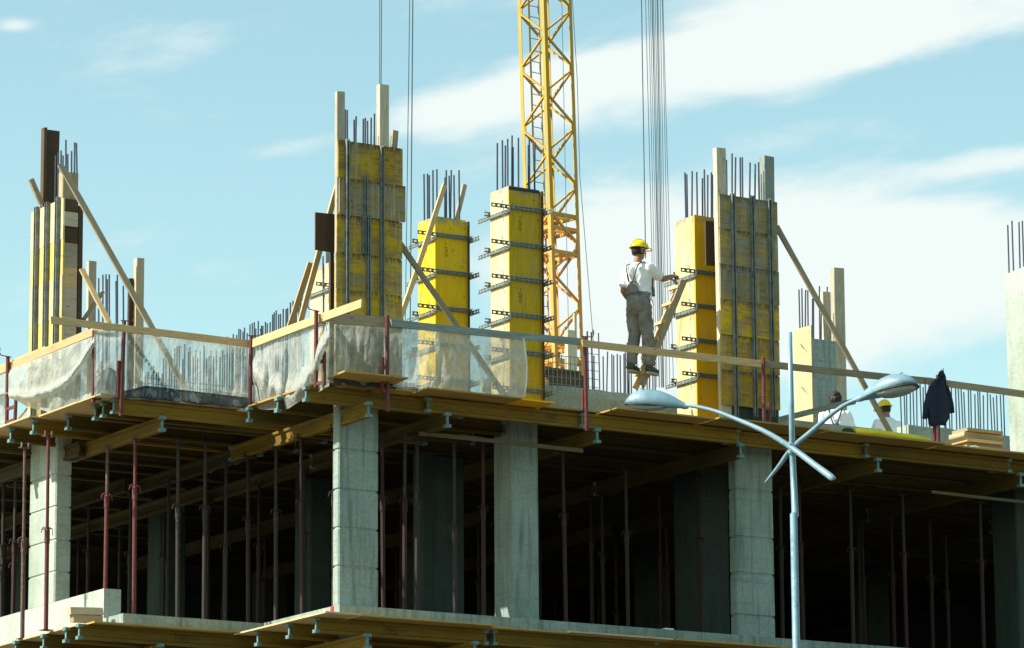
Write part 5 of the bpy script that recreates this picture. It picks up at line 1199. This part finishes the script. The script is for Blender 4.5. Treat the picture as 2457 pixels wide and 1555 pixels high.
    if hat:
        ho = bpy.data.objects.new('hard_hat', None)
        m = MB(); rr = []
        for i in range(9):
            t = i/8*math.pi/2; rr.append([hp(.012+.138*math.cos(t)*math.cos(a), .112*math.cos(t)*math.sin(a)*(1+0), .045+.120*math.sin(t)*(1+.05*(abs(math.sin(a)) < .25))) for a in [2*math.pi*j/28 for j in range(28)]])
        m.rings(rr, caps=False); m.f.append(tuple(range(len(m.v)-28, len(m.v))))
        rr = [[hp(.012+(.138+w)*math.cos(a)+(.05 if math.cos(a) > 0 and w else 0)*math.cos(a), (.112+w*.9)*math.sin(a), .045+zz_-(.012*math.cos(a) if w else 0)) for a in [2*math.pi*j/28 for j in range(28)]] for w, zz_ in ((-.004, .008), (.018, .002), (.018, -.006), (-.004, -.002))]
        m.rings(rr, caps=False); 
        m.tube([hp(.012+.142*math.cos(t), 0, .047+.127*math.sin(t)) for t in [math.pi*(.05+.9*i/14) for i in range(15)]], .009, 8)
        me = m.mesh('hard_hat'); me.materials.append(M['helmet'])
        for p_ in me.polygons: p_.use_smooth = True
        h_ = add('hard_hat', me)
        m = MB(); m.rings([[hp(-.0+(.098)*math.cos(a), .086*math.sin(a), zz_) for a in [2*math.pi*j/24 for j in range(24)]] for zz_ in (.012, .038)]); me = m.mesh('head_band'); me.materials.append(M['galv']); o = bpy.data.objects.new('head_band', me); COL.objects.link(o); o.parent = h_
    m = MB(); R = random.Random(int(az*100))
    if hair == 'curly':
        for k in range(110):
            a, t = R.uniform(0, 6.28), R.uniform(-.75, 1.5)
            if (math.cos(a) > .7 and t < .55) or (math.cos(a) > .1 and t < -.1): continue
            m.ball(hp(.098*math.cos(a)*math.cos(t)-.008, .082*math.sin(a)*math.cos(t), .03+.108*math.sin(t)), .030, .030, .026, 8, 6)
        m.ball(hp(-.022, 0, .012), .098, .086, .118)
        add('hair', solidify_mesh(m, 'hair', M['hair'], .009, 1, .03, .03))
    else:
        rr = []
        for i in range(7):
            t = -.62+i/6*2.1; rr.append([hp(-.012+.101*math.cos(t)*math.cos(a)*(1 if math.cos(a) < .3 else .80), .0865*math.cos(t)*math.sin(a), .012+.116*math.sin(t)) for a in [2*math.pi*j/22 for j in range(22)]])
        m.rings(rr); add('hair', solidify_mesh(m, 'hair', M['hair'], .010, 1, .012, .02))
    return root, add
# the worker on the ladder
YW = 47.98
ft, tp_ = on_y(1531, 893, YW), on_y(1534, 571, YW); s = (tp_.z-ft.z)/1.895
azw = AZ-math.radians(38)
c_, s_ = math.cos(azw), math.sin(azw)
base_ = Vector((on_y(1533, 735, YW).x, YW, ft.z))
def tolocal(p): q = (Vector(p)-base_)/s; return Vector((q.x*c_+q.y*s_, -q.x*s_+q.y*c_, q.z))
wr = tolocal(on_y(1614, 663, YW-.02)); sh_r = Vector((.03, -.185, 1.43)); dd = wr-sh_r; print('arm reach', dd.length)
if dd.length > .52: wr = sh_r+dd.normalized()*.52; dd = wr-sh_r
el_ = sh_r+dd*.5+Vector((-.02, -.03, -.10))
W, addw = person('worker in yellow hard hat, white t-shirt and grey overalls reaching from the ladder', base_, azw, s,
    ra=[sh_r, el_, wr], la=[(-.01, .19, 1.43), (-.07, .215, 1.16), (.10, .19, 1.0)],
    rhand=((wr-el_), (0, .3, -1), .75), lhand=((.8, -.1, -.5), (0, -1, 0), .5),
    legs=[((0, .095, .90), (.03, .10, .52), (-.08, .09, .125)), ((0, -.095, .90), (.06, -.09, .53), (.10, -.10, .10))], head_turn=math.radians(-18))
# pocket trims
for (x, y, z, a_z) in ((.05, -.19, .98, .12), (.02, -.178, .80, .02), (.09, -.165, .52, .05)):
    m = MB(); m.tube([(x-.03, y, z+.03), (x, y-.012, z-.01), (x+.02, y-.006, z-.05)], .009, 6, flat=.6); me = m.mesh('pocket_trim'); me.materials.append(M['orange']); addw('pocket_trim', me)
m = MB(); h0 = wr+(wr-el_).normalized()*.075; m.tube([h0+Vector((.0, .02, .05)), h0+Vector((0, -.01, -.13))], .014, 8); me = m.mesh('hand_tool'); me.materials.append(M['strap'])
o = bpy.data.objects.new('hand_tool', me); COL.objects.link(o); o.location = base_; o.rotation_euler = (0, 0, azw); o.scale = (s, s, s); tag(o, 'small dark hand tool held by the worker on the ladder at the clamp', 'hand tool')
# two workers further back, only their upper bodies clear the deck edge
zf = DECK+.185
p2 = on_z(2003, 945, zf+1.76)
person('bent worker with dark curly hair, white t-shirt and dark dungaree straps behind the lamp arm', (p2.x, p2.y, zf), AZ-math.radians(6), 1.0,
    ra=[(.10, -.195, 1.41), (.14, -.27, 1.14), (.30, -.20, .98)], la=[(.10, .195, 1.41), (.16, .24, 1.14), (.36, .18, 1.05)], rhand=((.5, 0, -.6), (0, 1, 0), .5), lhand=((.6, 0, -.4), (0, -1, 0), .5),
    legs=[((0, .095, .90), (.02, .10, .50), (-.02, .1, .125)), ((0, -.095, .90), (.04, -.1, .5), (.0, -.1, .125))], hat=False, hair='curly', bend=.22, body_voxel=.013, cloth='strap')
p3 = on_z(2136, 957, zf+1.80)
person('bent worker in yellow hard hat and white shirt behind the long brace', (p3.x, p3.y, zf), AZ+math.radians(28), .98,
    ra=[(.10, -.195, 1.41), (.16, -.24, 1.16), (.34, -.20, 1.02)], la=[(.10, .195, 1.41), (.20, .26, 1.18), (.38, .22, 1.02)], rhand=((.6, 0, -.4), (0, 1, 0), .5), lhand=((.6, 0, -.4), (0, -1, 0), .5),
    legs=[((0, .095, .90), (.02, .10, .50), (-.02, .1, .125)), ((0, -.095, .90), (.04, -.1, .5), (.0, -.1, .125))], hat=True, bend=.22, bib=False, body_voxel=.013, cloth='strap', head_turn=.3)

# tidy: every label applies to one thing only, names stay plain
for o in list(bpy.data.objects):
    if o.type == 'EMPTY' and not o.children and o.parent is None: bpy.data.objects.remove(o)
